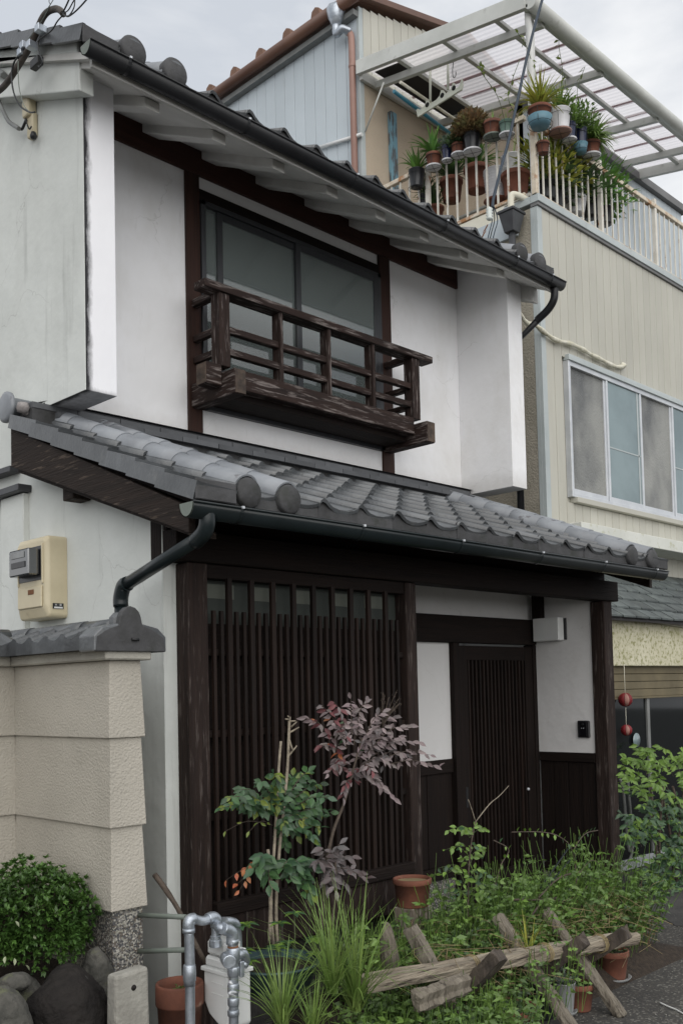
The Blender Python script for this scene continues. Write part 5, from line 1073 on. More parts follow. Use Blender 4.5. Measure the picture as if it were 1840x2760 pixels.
tips = [(597, 2178), (612, 2150), (650, 2128), (702, 2105), (735, 2083), (790, 2092), (830, 2080), (862, 2112), (882, 2150), (890, 2190), (862, 2230), (820, 2210), (780, 2180), (740, 2160), (700, 2160), (660, 2180), (800, 2250), (770, 2275), (850, 2268), (880, 2205), (720, 2190), (640, 2168), (770, 2120), (815, 2140), (770, 2230), (840, 2170)]
for i, (x, y) in enumerate(tips):
    hub = P(lerp(752, x, .4), lerp(2190, y, .5), Y=3.28); ms = ['leaf_green']*6+['leaf_yellow']*(4 if i in (0, 4, 13) else 1)
    pl.twig(hub, P(x, y, Y=U(3.12, 3.42)), 17, .044, ms, sag=.02, dr=-.4, W_=.55, start=.05)
for x, y in [(760, 2340), (800, 2330), (842, 2340), (780, 2372), (832, 2382), (862, 2335), (815, 2402), (845, 2412), (700, 2310), (685, 2340), (725, 2385)]: pl.twig(P(790, 2340, Y=3.28) if x > 740 else P(735, 2340, Y=3.3), P(x, y, Y=U(3.15, 3.3)), 12, .062, ['leaf_green']*5+['leaf_yellow']*(1 if y > 2390 else 0), W_=.5)
for x, y in [(610, 2372), (640, 2382), (660, 2342), (645, 2400)]: pl.twig(P(720, 2345, Y=3.3), P(x, y, Y=3.25), 4, .035, ['leaf_red'], r=.0012, W_=.5)
for x, y in [(608, 2240), (672, 2240)]: pl.twig(P(735, 2225, Y=3.3), P(x, y, Y=3.2), 3, .028, ['leaf_yellow'], r=.0015)
pl.build(t, lim=290)
# --- right-hand nandina in front of the neighbour
t = thing('nandina', 'large leafy green nandina at the right edge in front of the dark doorway', 'shrub', (7.2, 3.75, 0))
pl = Plant(); random.seed(77)
for k in range(6): 
    x0_ = 1775+k*16; MB().tube(bez([P(x0_+U(-5, 5), 2500, Y=3.75), P(x0_+U(-20, 20), 2300, Y=3.75), P(x0_+U(-40, 30), 2120, Y=3.72)], 4), .010, 7).build('stem', 'stem_brown', t)
for k in range(210):
    y = U(2010, 2480); xl = 1668 if y < 2260 else (1765 if y < 2330 else 1725)
    x = U(xl, 1900); hub = P(x+U(10, 45), y+U(10, 45), Y=3.72); 
    ms = ['leaf_lime_i']*3 if y < 2130+U(-30, 30) else ['leaf_green', 'leaf_green', 'leaf_lime_i'] if U(0, 1) < .6 else ['leaf_green']
    pl.twig(hub, P(x, y, Y=U(3.5, 3.85)), 11, .060, ms, sag=.02, dr=-.4, r=.002)
pl.build(t)
# --- clipped azalea
t = thing('azalea_bush', 'rounded clipped dark green azalea bush in front of the beige garden wall', 'bush', (1.85, 3.65, .4))
random.seed(8); bcl, bst = MB(), MB(); cc = P(60, 2485, Y=3.62)
rx, ry, rz = .325, .25, .20
for k in range(3000):
    d = Vector((random.gauss(0, 1), random.gauss(0, 1), random.gauss(0, 1)))
    if d.length < .1: continue
    d.normalize(); 
    if d.z < -.55: continue
    s_ = (U(.84, 1.05) if k % 3 else U(.5, .85))*(1+.08*math.sin(d.x*7+1)+.07*math.sin(d.y*9+d.z*6))*(1.0 if k % 17 else 1.12); p = cc+Vector((d.x*rx, d.y*ry, d.z*rz))*s_
    if p.x > GX0-.03 or p.y > GYb-.03: continue
    n_ = (d+Vector((0, 0, .6))).normalized()
    for j in range(7):
        a = j*2.4+U(0, 1); q = n_.orthogonal().normalized(); q = Quaternion(n_, a) @ q; dd = q*U(.6, 1)+n_*U(.3, 1.); M_ = frame(p, dd, roll=U(-.5, .5)) @ Matrix.Diagonal((.026, U(.020, .030), .022, 1)); bcl.add([M_ @ Vector(v) for v in LVs], LFs, True)
    if k % 6 == 0: bst.tube([cc+Vector((U(-.05, .05), U(-.05, .05), -.15)), p], .0022, 4)
bcl.build('foliage', 'leaf_azalea', t, kind='stuff', fix=False); bst.build('branches', 'stem_brown', t, kind='stuff', fix=False)
pl = Plant()
for x, y in [(97, 2442), (42, 2490), (93, 2527), (188, 2535), (202, 2535), (70, 2608), (40, 2590), (153, 2460), (15, 2585)]: pl.leaf(P(x, y, Y=3.40)+Vector((0, 0, .01)), (U(-.4, .6), -.5, -1), .026, 'leaf_pale', U(-.5, .5), .5)
for x, y in [(95, 2625), (105, 2635), (115, 2622), (100, 2612), (122, 2630)]: pl.leaf(P(x, y, Y=3.38), (U(-1, 1), -.5, .2), .03, 'leaf_green', 0, .6)
pl.build(t)
# ================================================================ POTS
def pot(par, c, r, h, m='terracotta', rim=True, soil='soil', name='pot', taper=.72):
    x, y, z = c; pr_ = [(0, 0), (r*taper, 0), (r*taper, .004)]
    if rim: pr_ += [(r*.93, h*.80), (r*.98, h*.80), (r, h*.82), (r, h*.98), (r*.97, h), (r*.90, h), (r*.87, h*.93), (r*.85, h*.86)]
    else: pr_ += [(r*.98, h*.96), (r, h*.97), (r, h), (r*.95, h), (r*.92, h*.93)]
    b = MB().lathe(pr_, (x, y, z), 24); b.build(name, m, par)
    s_ = MB().lathe([(0, h*.90), (r*.5, h*.895), (r*.88, h*.88)], (x, y, z), 16); s_.build('soil', soil, par)
def saucer(par, c, r, m): MB().lathe([(0, -.004), (r*.85, -.004), (r, .012), (r*.96, .013), (r*.8, .001), (0, .001)], c, 22).build('saucer', m, par)
def tuft(par, c, n, L_, m, spread=.6, w_=.006, up=1., name='blades'):
    b = MB(); c = Vector(c)
    for k in range(n):
        a = U(0, 2*math.pi); sp_ = U(.15, 1)*spread; ln = L_*U(.55, 1.1); d = Vector((math.cos(a)*sp_, math.sin(a)*sp_, up)).normalized(); sd_ = d.cross(Vector((0, 0, 1))); sd_ = sd_.normalized() if sd_.length > .01 else Vector((1, 0, 0))
        p = c+Vector((U(-.015, .015), U(-.015, .015), 0)); vs = []; ns = 5
        for i in range(ns+1):
            t_ = i/ns; ww = w_*(1-.9*t_**2)*.5; vs += [p-sd_*ww, p+sd_*ww]; p = p+d*ln/ns; d = (d+Vector((0, 0, -.28*sp_*1.3-.04))).normalized()
        b.add(vs, [(2*i, 2*i+1, 2*i+3, 2*i+2) for i in range(ns)], True)
    return b.build(name, m, par, kind='stuff', fix=False)
def leafy(par, c, r, h, n, L_, m, name='foliage'):
    b = MB(); c = Vector(c)
    for k in range(n):
        d = Vector((random.gauss(0, 1), random.gauss(0, 1), abs(random.gauss(0, 1)))).normalized(); p = c+Vector((d.x*r, d.y*r, d.z*h))*U(.35, 1); M_ = frame(p, d+Vector((U(-.6, .6), U(-.6, .6), U(-.4, .5))), roll=U(-1, 1)) @ Matrix.Diagonal((L_*U(.7, 1.1),)*3+(1,)); b.add([M_ @ Vector(v) for v in LVs], LFs, True)
        if k % 8 == 0: b.tube([c, p], .0016, 4)
    return b.build(name, m, par, kind='stuff', fix=False)
random.seed(99)
GB = 'potted plants on the balcony'
def potted(px, py, X=None, Y=None, r=.07, h=.12, m='terracotta', kind='tuft', lm='blade', n=45, L_=.22, lab='', sauc=None, wire=True, grp=GB, spread=.8, w_=.008):
    c = P(px, py, X=X, Y=Y)          # pixel of the rim's centre
    c = c-Vector((0, 0, h)); t = thing('potted_plant', lab, 'potted plant', tuple(c), grp)
    pot(t, c, r, h, m, rim=m in ('terracotta',), taper=.74)
    if sauc: saucer(t, c+Vector((0, 0, -.006)), r*1.05, sauc) if sauc != 'pot_blue' else MB().lathe([(0, -.03), (r*.75, -.03), (r*1.04, .055), (r*1.0, .055), (0, .0)], c, 22).build('saucer', sauc, t)
    if kind == 'tuft': tuft(t, c+Vector((0, 0, h*.9)), n, L_, lm, spread, w_)
    if kind == 'tuft' and L_ > .5: leafy(t, c+Vector((0, 0, h*.9)), .30, .46, 300, .10, lm)
    if kind == 'leafy': leafy(t, c+Vector((0, 0, h*.9)), L_*.75, L_, n*8, .048, lm)
    if wire:
        b = MB()
        for dz in (h*.75, -.012): b.lathe([(r*1.06-.002, -.002), (r*1.06+.002, 0), (r*1.06-.002, .002)], c+Vector((0, 0, dz)), 16)
        for k in range(4): a = k*math.pi/2+.4; b.tube([c+Vector((math.cos(a)*r*1.06, math.sin(a)*r*1.06, h*.75)), c+Vector((math.cos(a)*r*.9, math.sin(a)*r*.9, -.012)), c+Vector((0, 0, -.014))], .002, 4)
        b.build('wire_holder', 'cable', t)
    return t
XO = NX-.11; XI = NX+.35; YO = NY-.12; YI = NY+.32
potted(1122, 460, X=XO, r=.082, h=.17, m='pot_black', lab='black pot of strappy green leaves, leftmost on the side railing', L_=.26, lm='leaf_broad', w_=.028, n=60)
potted(1167, 416, X=XO, r=.075, h=.13, lab='terracotta pot with white saucer and lush green leaves, second from left on the side railing', sauc='pot_white', L_=.27, lm='leaf_broad', w_=.028, n=80)
potted(1203, 395, X=XO, r=.05, h=.14, m='pot_navy', lab='small navy pot between the two left terracotta pots on the side railing', L_=.10, lm='leaf_greywhite', kind='leafy', n=20, sauc='pot_white')
potted(1234, 390, X=XO, r=.068, h=.10, lab='small terracotta pot with fine trailing greenery, middle of the side railing', L_=.14, lm='leaf_weed_dark', kind='leafy', n=50, sauc='pot_white')
potted(1271, 362, X=XO, r=.085, h=.17, m='pot_black', lab='glossy black pot on a white base with a dense reddish bush on the side railing', L_=.24, lm='leaf_rust', kind='leafy', n=260, sauc='pot_white')
potted(1326, 330, X=XO, r=.085, h=.14, lab='terracotta pot in a pale green saucer right of the dense bush on the side railing', L_=.14, lm='blade', n=10, sauc='greygreen_pipe')
potted(1364, 330, X=XO, r=.07, h=.12, m='pot_green', lab='dark green pot in a wire holder next to the corner post on the side railing', L_=.12, lm='blade', n=10, sauc='pot_white')
# behind the side railing
potted(1215, 485, X=XI, r=.12, h=.22, lab='terracotta pot on the shelf behind the side railing, lower left one', L_=.34, lm='leaf_weed_dark', kind='tuft', n=110, w_=.032, wire=False)
potted(1283, 452, X=XI, r=.13, h=.24, lab='large terracotta pot on the upper shelf behind the side railing', L_=.36, lm='leaf_broad', kind='tuft', n=90, w_=.032, wire=False)
tt = potted(1335, 462, X=NX+.25, r=.12, h=.30, m='pot_white', lab='white ribbed pot behind the side railing near the corner', L_=.25, lm='leaf_greywhite', n=6, wire=False, sauc='terracotta')
cR = P(1335, 462, X=NX+.25); b = MB()
for k in range(9): z_ = cR.z-.03-k*.028; rr = .12*lerp(1, .76, (k+1)/10)+.003; b.lathe([(rr-.004, -.006), (rr+.002, 0), (rr-.004, .006)], (cR.x, cR.y, z_), 24)
b.build('rib', 'pot_white', tt)
potted(1388, 470, X=NX+.22, r=.14, h=.22, lab='wide orange pot behind the side railing beside the corner post', L_=.1, lm='blade', n=8, wire=False)
potted(1380, 425, X=NX+.5, r=.12, h=.22, m='pot_white', lab='plain white pot behind the wide orange pot at the balcony corner', L_=.3, lm='blade', n=6, wire=False)
for i, (x, y) in enumerate(((1150, 530), (1170, 560))): potted(x, y, X=XI-.1, r=.1, h=.14, lab=('low dark pot of green leaves at the far left behind the side railing', 'low terracotta pot of green leaves just above the roof behind the side railing')[i], m=('pot_black', 'terracotta')[i], L_=.27, lm='leaf_weed_dark', n=90, w_=.026, wire=False)
# along the front railing
potted(1453, 292, Y=YO-.02, r=.105, h=.14, lab='large terracotta pot in a blue saucer with yellowing straps at the balcony corner', L_=.34, lm='blade_yellow', n=150, sauc='pot_blue', spread=.9, w_=.018)
potted(1507, 300, Y=YO, r=.10, h=.20, m='pot_white', lab='tall white pot next to the blue saucer on the front railing', L_=.26, lm='blade', n=170, sauc='pink_pipe', spread=.9, w_=.016)
potted(1532, 335, Y=YO, r=.065, h=.15, m='pot_navy', lab='navy pot standing in a mossy white bowl on the front railing', L_=.24, lm='leaf_weed', kind='leafy', n=60, sauc='pot_white')
potted(1562, 348, Y=YO, r=.065, h=.20, m='pot_navy', lab='slim tall navy pot on the front railing', L_=.26, lm='leaf_weed', kind='leafy', n=70, sauc='pot_blue')
potted(1592, 385, Y=YO, r=.085, h=.13, lab='terracotta pot with a cascade of grassy leaves, rightmost hanging on the front railing', L_=.30, lm='blade', n=300, sauc='pot_white', spread=1.3, w_=.017)
potted(1462, 385, Y=YO+.05, r=.06, h=.10, lab='small terracotta pot low on the front railing beside the corner post', L_=.08, lm='blade', n=6)
for i, (x, y, lm_, n_) in enumerate(((1470, 540, 'blade_yellow', 70), (1510, 545, 'blade_yellow', 70), (1550, 580, 'leaf_weed_dark', 70), (1590, 590, 'leaf_broad', 80), (1625, 610, 'leaf_broad', 50), (1490, 570, 'leaf_weed_dark', 60))):
    potted(x, y-45, Y=YI-.12, r=.11, h=.16, m=('pot_black', 'pot_black', 'pot_white', 'pot_black', 'pot_black', 'pot_black')[i], lab=('yellow variegated clump behind the front railing nearest the corner post', 'second yellow variegated clump behind the front railing', 'dark leafy clump in a white pot behind the front railing', 'tall broad leaved green clump behind the front railing', 'rightmost broad leaved clump behind the front railing with dry leaf tips', 'dark low clump below the yellow plants behind the front railing')[i], L_=.52, lm=lm_, n=n_*2, w_=.042, wire=False, spread=.65)
# vine climbing at the corner
t = thing('climbing_vine', 'thin pale green vine straggling up into the canopy at the balcony corner', 'vine', (7.6, 4.8, 6.8)); pl = Plant(); random.seed(31)
for pts_ in ([(1395, 320), (1370, 270), (1380, 215), (1400, 160)], [(1455, 280), (1440, 200), (1420, 130), (1395, 90)], [(1500, 280), (1515, 200), (1505, 120), (1510, 60)], [(1360, 330), (1340, 260), (1300, 200), (1290, 170)], [(1560, 300), (1555, 240), (1575, 180)], [(1540, 300), (1525, 240), (1520, 200)]):
    pp = bez([P(x, y, Y=4.85) for x, y in pts_], 6); pl.twigs.tube(pp, .003, 5)
    for q in pp[2:]:
        for _ in range(1 if U(0, 1) < .6 else 0): pl.leaf(q, (U(-1, 1), U(-1, 1), U(-.6, .6)), .055, 'leaf_yellow', U(-1, 1), .45)
pl.build(t, 'stem_green')
# --- ground level pots
def gpot(x, y, z, r, h, m, lab, kind=None, lm='leaf_weed', n=30, L_=.12, sauc=None, grp='flower pots on the ground by the planting bed', **kw):
    t = thing('potted_plant' if kind else 'flower_pot', lab, 'potted plant' if kind else 'pot', (x, y, z), grp); pot(t, (x, y, z), r, h, m, rim=m == 'terracotta', **kw)
    if sauc: saucer(t, (x, y, z+.003), r*1.1, sauc)
    if kind == 'leafy': leafy(t, (x, y, z+h*.9), L_*.8, L_, n*4, .022, lm)
    if kind == 'tuft': tuft(t, (x, y, z+h*.9), n, L_, lm, .8, .006)
    return t
gpot(4.10, 2.76, .004, .082, .165, 'pot_black', 'black plastic pot with a straggling pale plant under the timber trestle', 'leafy', 'leaf_greywhite', 40, .10)
gpot(4.215, 2.70, .008, .058, .15, 'pot_grey', 'small grey pot on a pale saucer under the timber trestle', 'leafy', 'leaf_greywhite', 30, .09, 'pot_grey')
gpot(4.32, 2.68, .004, .075, .13, 'terracotta', 'dark red clay pot on the ground right of the small grey pot', 'tuft', 'leaf_weed_dark', 10, .12)
gpot(4.86, 2.80, .012, .088, .155, 'terracotta', 'orange clay pot on a saucer at the right end of the timber trestle', 'leafy', 'leaf_weed_dark', 50, .12, 'pot_grey')
gpot(3.66, 2.62, .004, .115, .19, 'terracotta', 'large clay pot lying under the left part of the timber trestle', 'leafy', 'leaf_weed', 20, .08)
gpot(3.36, 2.66, .004, .09, .15, 'pot_grey', 'grey mossy pot in the shadow under the left end of the beam', 'tuft', 'dry_grass', 30, .16)
gpot(2.315, 3.22, .06, .094, .42, 'terracotta', 'tall ribbed terracotta pot standing behind the left gas pipe', 'leafy', 'leaf_weed', 6, .03, soil='moss_soil')
b = P(1110, 2366, Y=3.36); t = gpot(b.x, b.y, b.z-.14, .100, .14, 'terracotta', 'wide shallow terracotta bowl with dry gravel in front of the middle post', soil='dry_grass', taper=.8)
o = box('stand_block', 'gray_wood_z', None, b.x-.08, b.x+.08, b.y-.06, b.y+.06, 0, b.z-.142, .004); o['label'] = 'weathered wooden block under the wide terracotta bowl'; o['category'] = 'block'
b = P(738, 2596, Y=3.2); t = thing('plant_basin', 'blue green round basin planted with the green nandina and palmate seedlings', 'basin', (b.x, b.y, b.z-.1))
MB().lathe([(0, -.10), (.15, -.10), (.185, 0), (.20, .004), (.20, .012), (.18, .010), (.165, -.02), (0, -.025)], b, 28).build('basin_body', 'basin', t); MB().lathe([(0, -.02), (.165, -.018)], b, 20).build('soil', 'soil', t)
pl = Plant(); random.seed(12)
for k in range(16):
    q = P(U(640, 860), U(2455, 2610), Y=U(3.0, 3.25)); a0 = Vector((q.x, q.y, b.z-.02)); pl.twigs.tube([a0, q], .002, 4)
    for j in range(6): a = j*1.05; pl.leaf(q, (math.cos(a), math.sin(a), .05), .055, 'leaf_green' if U(0, 1) < .5 else 'leaf_lime_i', 0, .42)
pl.build(t, 'stem_green')
# ================================================================ TIMBER TRESTLE
t = thing('timber_trestle', 'weathered split timber beam lashed across crossed wooden legs', 'trestle', (3.8, 2.65, 0))
A_, B_ = Vector((2.84, 2.74, .445)), Vector((4.74, 2.60, .285))
def rough_beam(name, m, a, b_, w_, h_, par, seed, rag=.006, nseg=10, rollz=0):
    random.seed(seed); a, b_ = Vector(a), Vector(b_); d = (b_-a).normalized(); r_ = d.cross(Vector((0, 0, 1))).normalized(); u_ = r_.cross(d); 
    if rollz: q = Quaternion(d, rollz); r_, u_ = q @ r_, q @ u_
    mb = MB(); vs = []; prof_ = [(-1, -1), (0, -1.02), (1, -1), (1.02, 0), (1, 1), (.3, 1.03), (-.3, .97), (-1, 1), (-1.02, .1)]; n = len(prof_); off = [(U(-1, 1), U(-1, 1)) for _ in prof_]
    for i in range(nseg+1):
        c = a.lerp(b_, i/nseg)
        for j, (x, y) in enumerate(prof_): vs.append(c+r_*(x*w_/2+off[j][0]*rag+U(-1, 1)*rag*.5)+u_*(y*h_/2+off[j][1]*rag+U(-1, 1)*rag*.5)+d*(U(-.012, .012) if i in (0, nseg) else 0))
    mb.add(vs, [(i*n+j, i*n+(j+1) % n, (i+1)*n+(j+1) % n, (i+1)*n+j) for i in range(nseg) for j in range(n)]+[tuple(range(n))[::-1], tuple(range(nseg*n, nseg*n+n))]); return mb.build(name, m, par, bevel=.003)
mat('old_timber', (.40, .35, .27), (.17, .135, .10), scale=3, rough=.9, stretch=(.8, 12, 12), bump=.8, bscale=7, bdist=.02, contrast=(.3, .7), spots=((.06, .045, .035), 5, .56, .66, (.5, 9, 9)))
mat('old_timber_leg', (.25, .22, .175), (.11, .092, .07), scale=3, rough=.9, stretch=(14, 5, 2), bump=.8, bscale=9, bdist=.02, contrast=(.3, .7), spots=((.05, .04, .03), 5, .57, .68, (9, 3, 1.5)))
mat('dark_timber', (.10, .08, .062), (.045, .036, .030), scale=3, rough=.9, stretch=(12, 4, 2), bump=.7, bscale=9, bdist=.02, spots=((.2, .18, .15), 6, .6, .75, (9, 3, 1.5)))
rough_beam('top_beam', 'old_timber', A_, B_, .068, .056, t, 4, nseg=16)
for i, (xx, x2) in enumerate(((4.367, 4.36), (4.00, 3.99), (3.36, 3.37))):
    zb_ = A_.lerp(B_, (xx-A_.x)/(B_.x-A_.x)).z
    rough_beam('leg', 'old_timber_leg', (xx, 2.48+.02*i, .0), (x2-.05, 2.86+.02*i, zb_+.15), .058, .05, t, 20+i)
    rough_beam('leg', 'dark_timber', (x2-.02+.09, 3.00, .0), (xx+.03+.09, 2.50+.02*i, zb_+.06), .068, .058, t, 30+i)
rough_beam('side_block', 'old_timber_leg', P(1118, 2705, Y=2.60), P(1262, 2650, Y=2.56), .045, .07, t, 50, rag=.010)
b = MB()
for xx in (3.47, 3.98, 4.42):
    c = A_.lerp(B_, (xx-A_.x)/(B_.x-A_.x))
    for k in range(3): b.tube([c+Vector((k*.012+.01*math.cos(a), math.cos(a)*.052, math.sin(a)*.045)) for a in [j*math.pi/5 for j in range(11)]], .0025, 5)
b.build('lashing', 'dry_grass', t)
for k in range(9):
    random.seed(k+60); q = A_.lerp(B_, U(.1, .95))+Vector((0, U(-.05, .0), .04)); b = MB().tube(bez([q, q+Vector((U(-.08, .08), -.02, U(-.02, .03))), q+Vector((U(-.15, .15), -.04, -U(.05, .15)))], 4), .0018, 4)
# another grey board lying at the back left, standing stone
rk = rock('standing_log', 'pale upright split log end standing among the grass behind the beam', tuple(P(1050, 2560, Y=2.98)+Vector((0, 0, -.08))), (.035, .045, .20), 'old_timber_leg', 5, 'log', rot=.2); rk.rotation_euler = (0, -.16, .3)
# ================================================================ PLANTING BED WEEDS
bm_ = MB(); random.seed(1); nx_, ny_ = 26, 12
vs = []
for j in range(ny_+1):
    for i in range(nx_+1):
        x = 2.85+(5.75-2.85)*i/nx_; y = 2.72+(3.52-2.72)*j/ny_; e_ = min(1, i/3, (nx_-i)/5, j/3, (ny_-j)/2+.4); vs.append((x, y, .19*e_*(1-.35*i/nx_)+U(0, .02)*e_))
bm_.add(vs, [(j*(nx_+1)+i, j*(nx_+1)+i+1, (j+1)*(nx_+1)+i+1, (j+1)*(nx_+1)+i) for j in range(ny_) for i in range(nx_)], True); bm_.build('planting_bed', 'soil', None, kind='structure')
def weeds(name, m, n0, region, hmin, hmax, L_, lab, per=9, seed=0, lean=.3, width=1., stemm=True, cat='weeds'):
    random.seed(seed); b = MB(); n = int(n0*2.1); L_ = L_*1.3
    for k in range(n):
        x, y = region(); h = U(hmin, hmax); base = Vector((x, y, .08)); ln = Vector((U(-lean, lean), U(-lean, lean)-.1, 1)).normalized()*h; pts = bez([base, base+ln*.5+Vector((U(-.02, .02), 0, 0)), base+ln], 3)
        if stemm: b.tube(pts, .0016, 3, cap=False)
        for j in range(per):
            t_ = U(.35, 1); p = pts[int(t_*(len(pts)-1))]; a = U(0, 6.28); n_ = Vector((-.5+U(-.9, .9), -.6+U(-.9, .9), .8)).normalized(); M_ = frame(p, (math.cos(a), math.sin(a), U(-.5, .3)), up=n_) @ Matrix.Diagonal((L_*U(.6, 1.2)*width, L_*U(.6, 1.2), L_, 1)); b.add([M_ @ Vector(v) for v in LVs], LFs, True)
    o = b.build(name, m, None, kind='stuff', fix=False); o['label'] = lab; o['category'] = cat; return o
def reg(x0, x1, y0, y1): return lambda: (U(x0, x1), U(y0, y1))
weeds('weeds', 'leaf_weed', 520, reg(3.3, 5.4, 2.85, 3.35), .14, .46, .030, 'mixed bright green weeds filling the planting bed', seed=1)
weeds('weeds', 'leaf_weed_dark', 520, reg(3.2, 5.5, 2.85, 3.42), .12, .42, .030, 'dark green undergrowth deep in the planting bed', seed=2)
weeds('weeds', 'leaf_greywhite', 150, reg(3.9, 4.9, 2.95, 3.35), .15, .38, .022, 'small grey green variegated ivy in the middle of the bed', per=12, seed=3)
weeds('weeds', 'leaf_weed', 330, reg(2.75, 3.5, 2.35, 2.95), .10, .30, .030, 'fresh green weeds at the lower left beside the gas meter', seed=4)
weeds('weeds', 'leaf_weed_dark', 130, reg(2.8, 3.7, 2.5, 2.85), .06, .24, .026, 'low dark weeds in the shade under the trestle', seed=5)
weeds('weeds', 'leaf_lime', 150, reg(3.5, 5.3, 2.80, 3.1), .18, .42, .026, 'bright lime green sprigs along the front of the bed', seed=8)
weeds('weeds', 'leaf_lime', 130, reg(3.9, 5.5, 2.85, 3.2), .40, .66, .030, 'tall loose ferny shoots rising in the right half of the bed', per=14, seed=9, lean=.5)
weeds('weeds', 'leaf_weed', 110, reg(3.8, 5.3, 2.95, 3.3), .40, .70, .032, 'tall leafy shoots at the back of the bed before the door', per=14, seed=10, lean=.5)
weeds('weeds', 'leaf_weed', 40, reg(3.2, 3.9, 2.95, 3.3), .35, .55, .036, 'leafy shoots around the clay bowl', per=12, seed=11, lean=.45)
weeds('weeds', 'leaf_broad', 60, reg(3.35, 3.8, 2.95, 3.25), .15, .33, .085, 'broad round leaved plants behind the grass tuft', per=5, seed=6, width=1.7)
weeds('weeds', 'leaf_rust', 240, reg(3.9, 5.4, 2.85, 3.3), .10, .40, .020, 'dry brownish creeping stems in the right half of the bed', per=8, seed=7)
weeds('weeds', 'leaf_weed', 20, reg(3.3, 4.1, 2.50, 2.68), .24, .40, .026, 'green sprigs hanging over the front of the timber beam', per=8, seed=17)
# tall sprigs
t = thing('young_maple', 'young light green sapling with jagged leaves and two bare twigs in front of the door', 'sapling', (4.2, 3.05, .1)); pl = Plant(); random.seed(14)
st_ = [(1255, 2560), (1260, 2460), (1262, 2350), (1268, 2280), (1275, 2240), (1281, 2215)]
MB().tube(bez([P(x, y, Y=3.05) for x, y in st_], 4), .004, 6).build('stem', 'stem_brown', t); MB().tube(bez([P(1281, 2215, Y=3.05), P(1318, 2168, Y=3.04), P(1345, 2145, Y=3.03), P(1370, 2118, Y=3.02)], 4), [.003]*6+[.002]*7, 5).build('bare_twig', 'stem_pale', t); MB().tube(bez([P(1281, 2215, Y=3.05), P(1270, 2180, Y=3.05), P(1261, 2155, Y=3.05)], 3), .002, 5).build('bare_twig', 'stem_pale', t)
for x, y in [(1208, 2238), (1225, 2240), (1250, 2235), (1290, 2235), (1310, 2240), (1200, 2290), (1230, 2280), (1290, 2285), (1310, 2295), (1300, 2315), (1240, 2320), (1180, 2340), (1200, 2350), (1290, 2350), (1310, 2360), (1220, 2380), (1260, 2370), (1290, 2400), (1180, 2400), (1330, 2390), (1230, 2420), (1310, 2420)]: pl.twig(P(1264, y+18, Y=3.05), P(x, y, Y=U(2.95, 3.12)), 6, .034, ['leaf_lime_i', 'leaf_lime_i', 'leaf_green'], r=.0015, W_=.55)
pl.build(t, 'stem_green')
t = thing('arching_spray', 'arching sprays of paired oval leaves reaching towards the right post', 'plant', (4.9, 3.0, .1)); pl = Plant(); random.seed(15)
def spray(pts_, n, L_=.028, m='leaf_lime_i', Y=3.0, r=.003):
    pp = bez([P(x, y, Y=Y) for x, y in pts_], 6); pl.twigs.tube(pp, r, 5)
    for i in range(n):
        q = pp[int((.15+.85*i/n)*(len(pp)-1))]; pl.leaf(q, (U(-.4, .4), -.3, (1 if i % 2 else -1)*U(.6, 1)), L_*U(.8, 1.2), random.choice([m, m, 'leaf_green']), U(-.4, .4), .5)
spray([(1560, 2440), (1548, 2330), (1535, 2280), (1500, 2252), (1460, 2243), (1420, 2242), (1378, 2243)], 22); spray([(1545, 2290), (1560, 2265), (1580, 2245), (1610, 2238)], 12); spray([(1550, 2440), (1552, 2360), (1548, 2300)], 16)
spray([(1555, 2360), (1590, 2320), (1615, 2330), (1625, 2355)], 10); spray([(1570, 2400), (1620, 2360), (1670, 2352), (1715, 2368)], 22); spray([(1560, 2450), (1600, 2390), (1640, 2380)], 12); spray([(1540, 2460), (1520, 2380), (1530, 2340)], 14); spray([(1330, 2400), (1350, 2330), (1370, 2290), (1330, 2265)], 8); spray([(1640, 2390), (1670, 2405), (1700, 2402), (1727, 2382)], 2)
for a, c, r in (((1380, 2425), (1650, 2470), .006), ((1450, 2420), (1560, 2350), .005), ((1500, 2420), (1430, 2470), .006)): pl.twigs.tube(bez([P(*a, Y=2.95), P((a[0]+c[0])/2, (a[1]+c[1])/2-18, Y=2.95), P(*c, Y=2.9)], 5), r, 6)
pl.build(t, 'stem_brown')
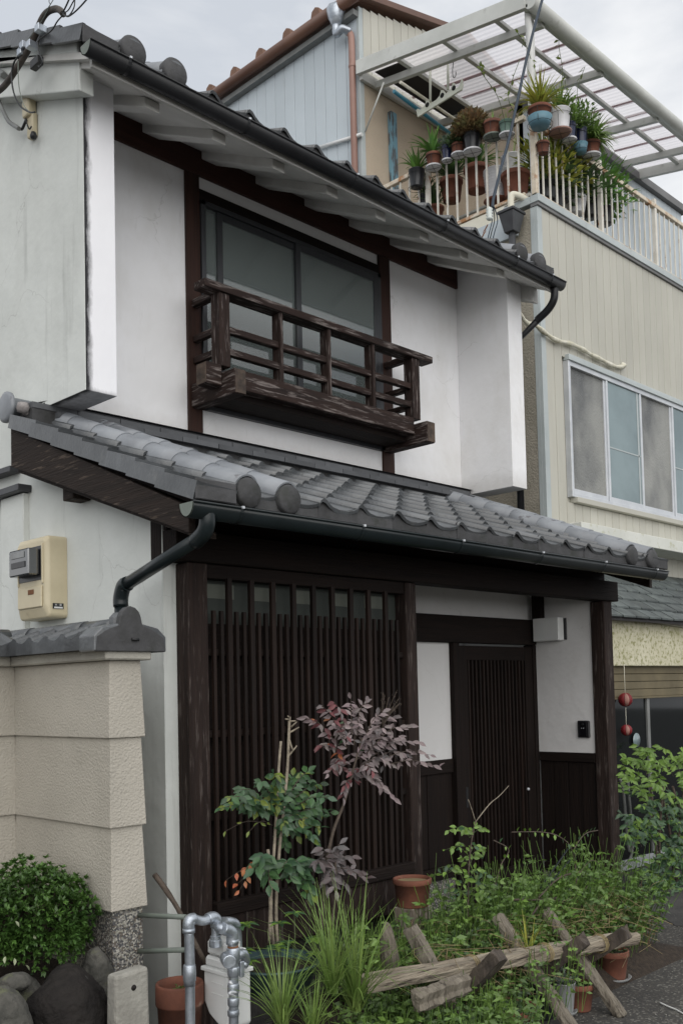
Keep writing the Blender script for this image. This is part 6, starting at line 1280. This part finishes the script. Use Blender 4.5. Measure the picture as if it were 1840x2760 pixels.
for i, (a, c) in enumerate((((1455, 2395), (1529, 2288)), ((1465, 2400), (1535, 2318)))):
    o = MB().tube([P(*a, Y=3.0), P(*c, Y=3.0)], .0045, 7).build('plant_support', 'gutter_green'); o['label'] = ('upper thin green garden cane leaning in the bed', 'lower thin green garden cane leaning in the bed')[i]; o['category'] = 'cane'
# sedge tufts
GTL = 'grass tufts in the planting bed'
for i, (x, y, n, L_, m, lab) in enumerate(((960, 2690, 120, .52, 'blade', 'big arching green grass tuft in front of the basin'), (895, 2640, 80, .42, 'blade', 'smaller grass tuft left of the big arching one'), (760, 2730, 80, .32, 'blade', 'low grass tuft right beside the gas meter'), (1280, 2740, 40, .22, 'blade_yellow', 'yellowish grass tuft below the timber beam'), (840, 2760, 60, .24, 'blade', 'low grass tuft at the bottom edge'), (1420, 2560, 30, .22, 'blade_yellow', 'thin yellow green grass in the right half of the bed'))):
    b_ = P(x, y, Y=2.72 if i not in (2, 4) else 2.62); t = thing('grass_tuft', lab, 'grass', (b_.x, b_.y, 0), GTL); tuft(t, (b_.x, b_.y, max(.02, b_.z-.05)), n, L_, m, .75, .007)
b = MB(); random.seed(71)
for k in range(520):
    x, y = U(3.2, 5.2), U(2.7, 3.2); a = Vector((x, y, U(.12, .42))); b.tube(bez([a, a+Vector((U(-.1, .1), U(-.1, .1), U(0, .08))), a+Vector((U(-.2, .2), U(-.2, .1), U(-.06, .08)))], 3), .0013, 3, cap=False)
o = b.build('dead_stems', 'dry_grass', None, kind='stuff', fix=False); o['label'] = 'tangle of dry brown stems in the bed'; o['category'] = 'stems'
# ground litter: small pale stones on the pavement
b = MB(); random.seed(19)
for k in range(700):
    x, y = U(3.3, 7.5), U(1.6, 3.5); s_ = U(.002, .006); b.lathe([(0, 0), (s_, s_*.3), (0, s_*.8)], (x, y, .001), 5)
o = b.build('grit', 'concrete', None, kind='stuff', fix=False); o['label'] = 'fine pale grit scattered on the pavement'; o['category'] = 'grit'
for i, (x, y) in enumerate(((1765, 2535), (1460, 2610))):
    o = MB().prism([(0, 0), (.02, -.006), (.034, .004), (.02, .016), (.004, .012)], 2, 0, .002).build('fallen_leaf', 'leaf_pale'); o.location = P(x, y, Z=.006); o['label'] = ('pale fallen leaf on the open pavement', 'pale fallen leaf by the end of the beam')[i]; o['category'] = 'leaf'
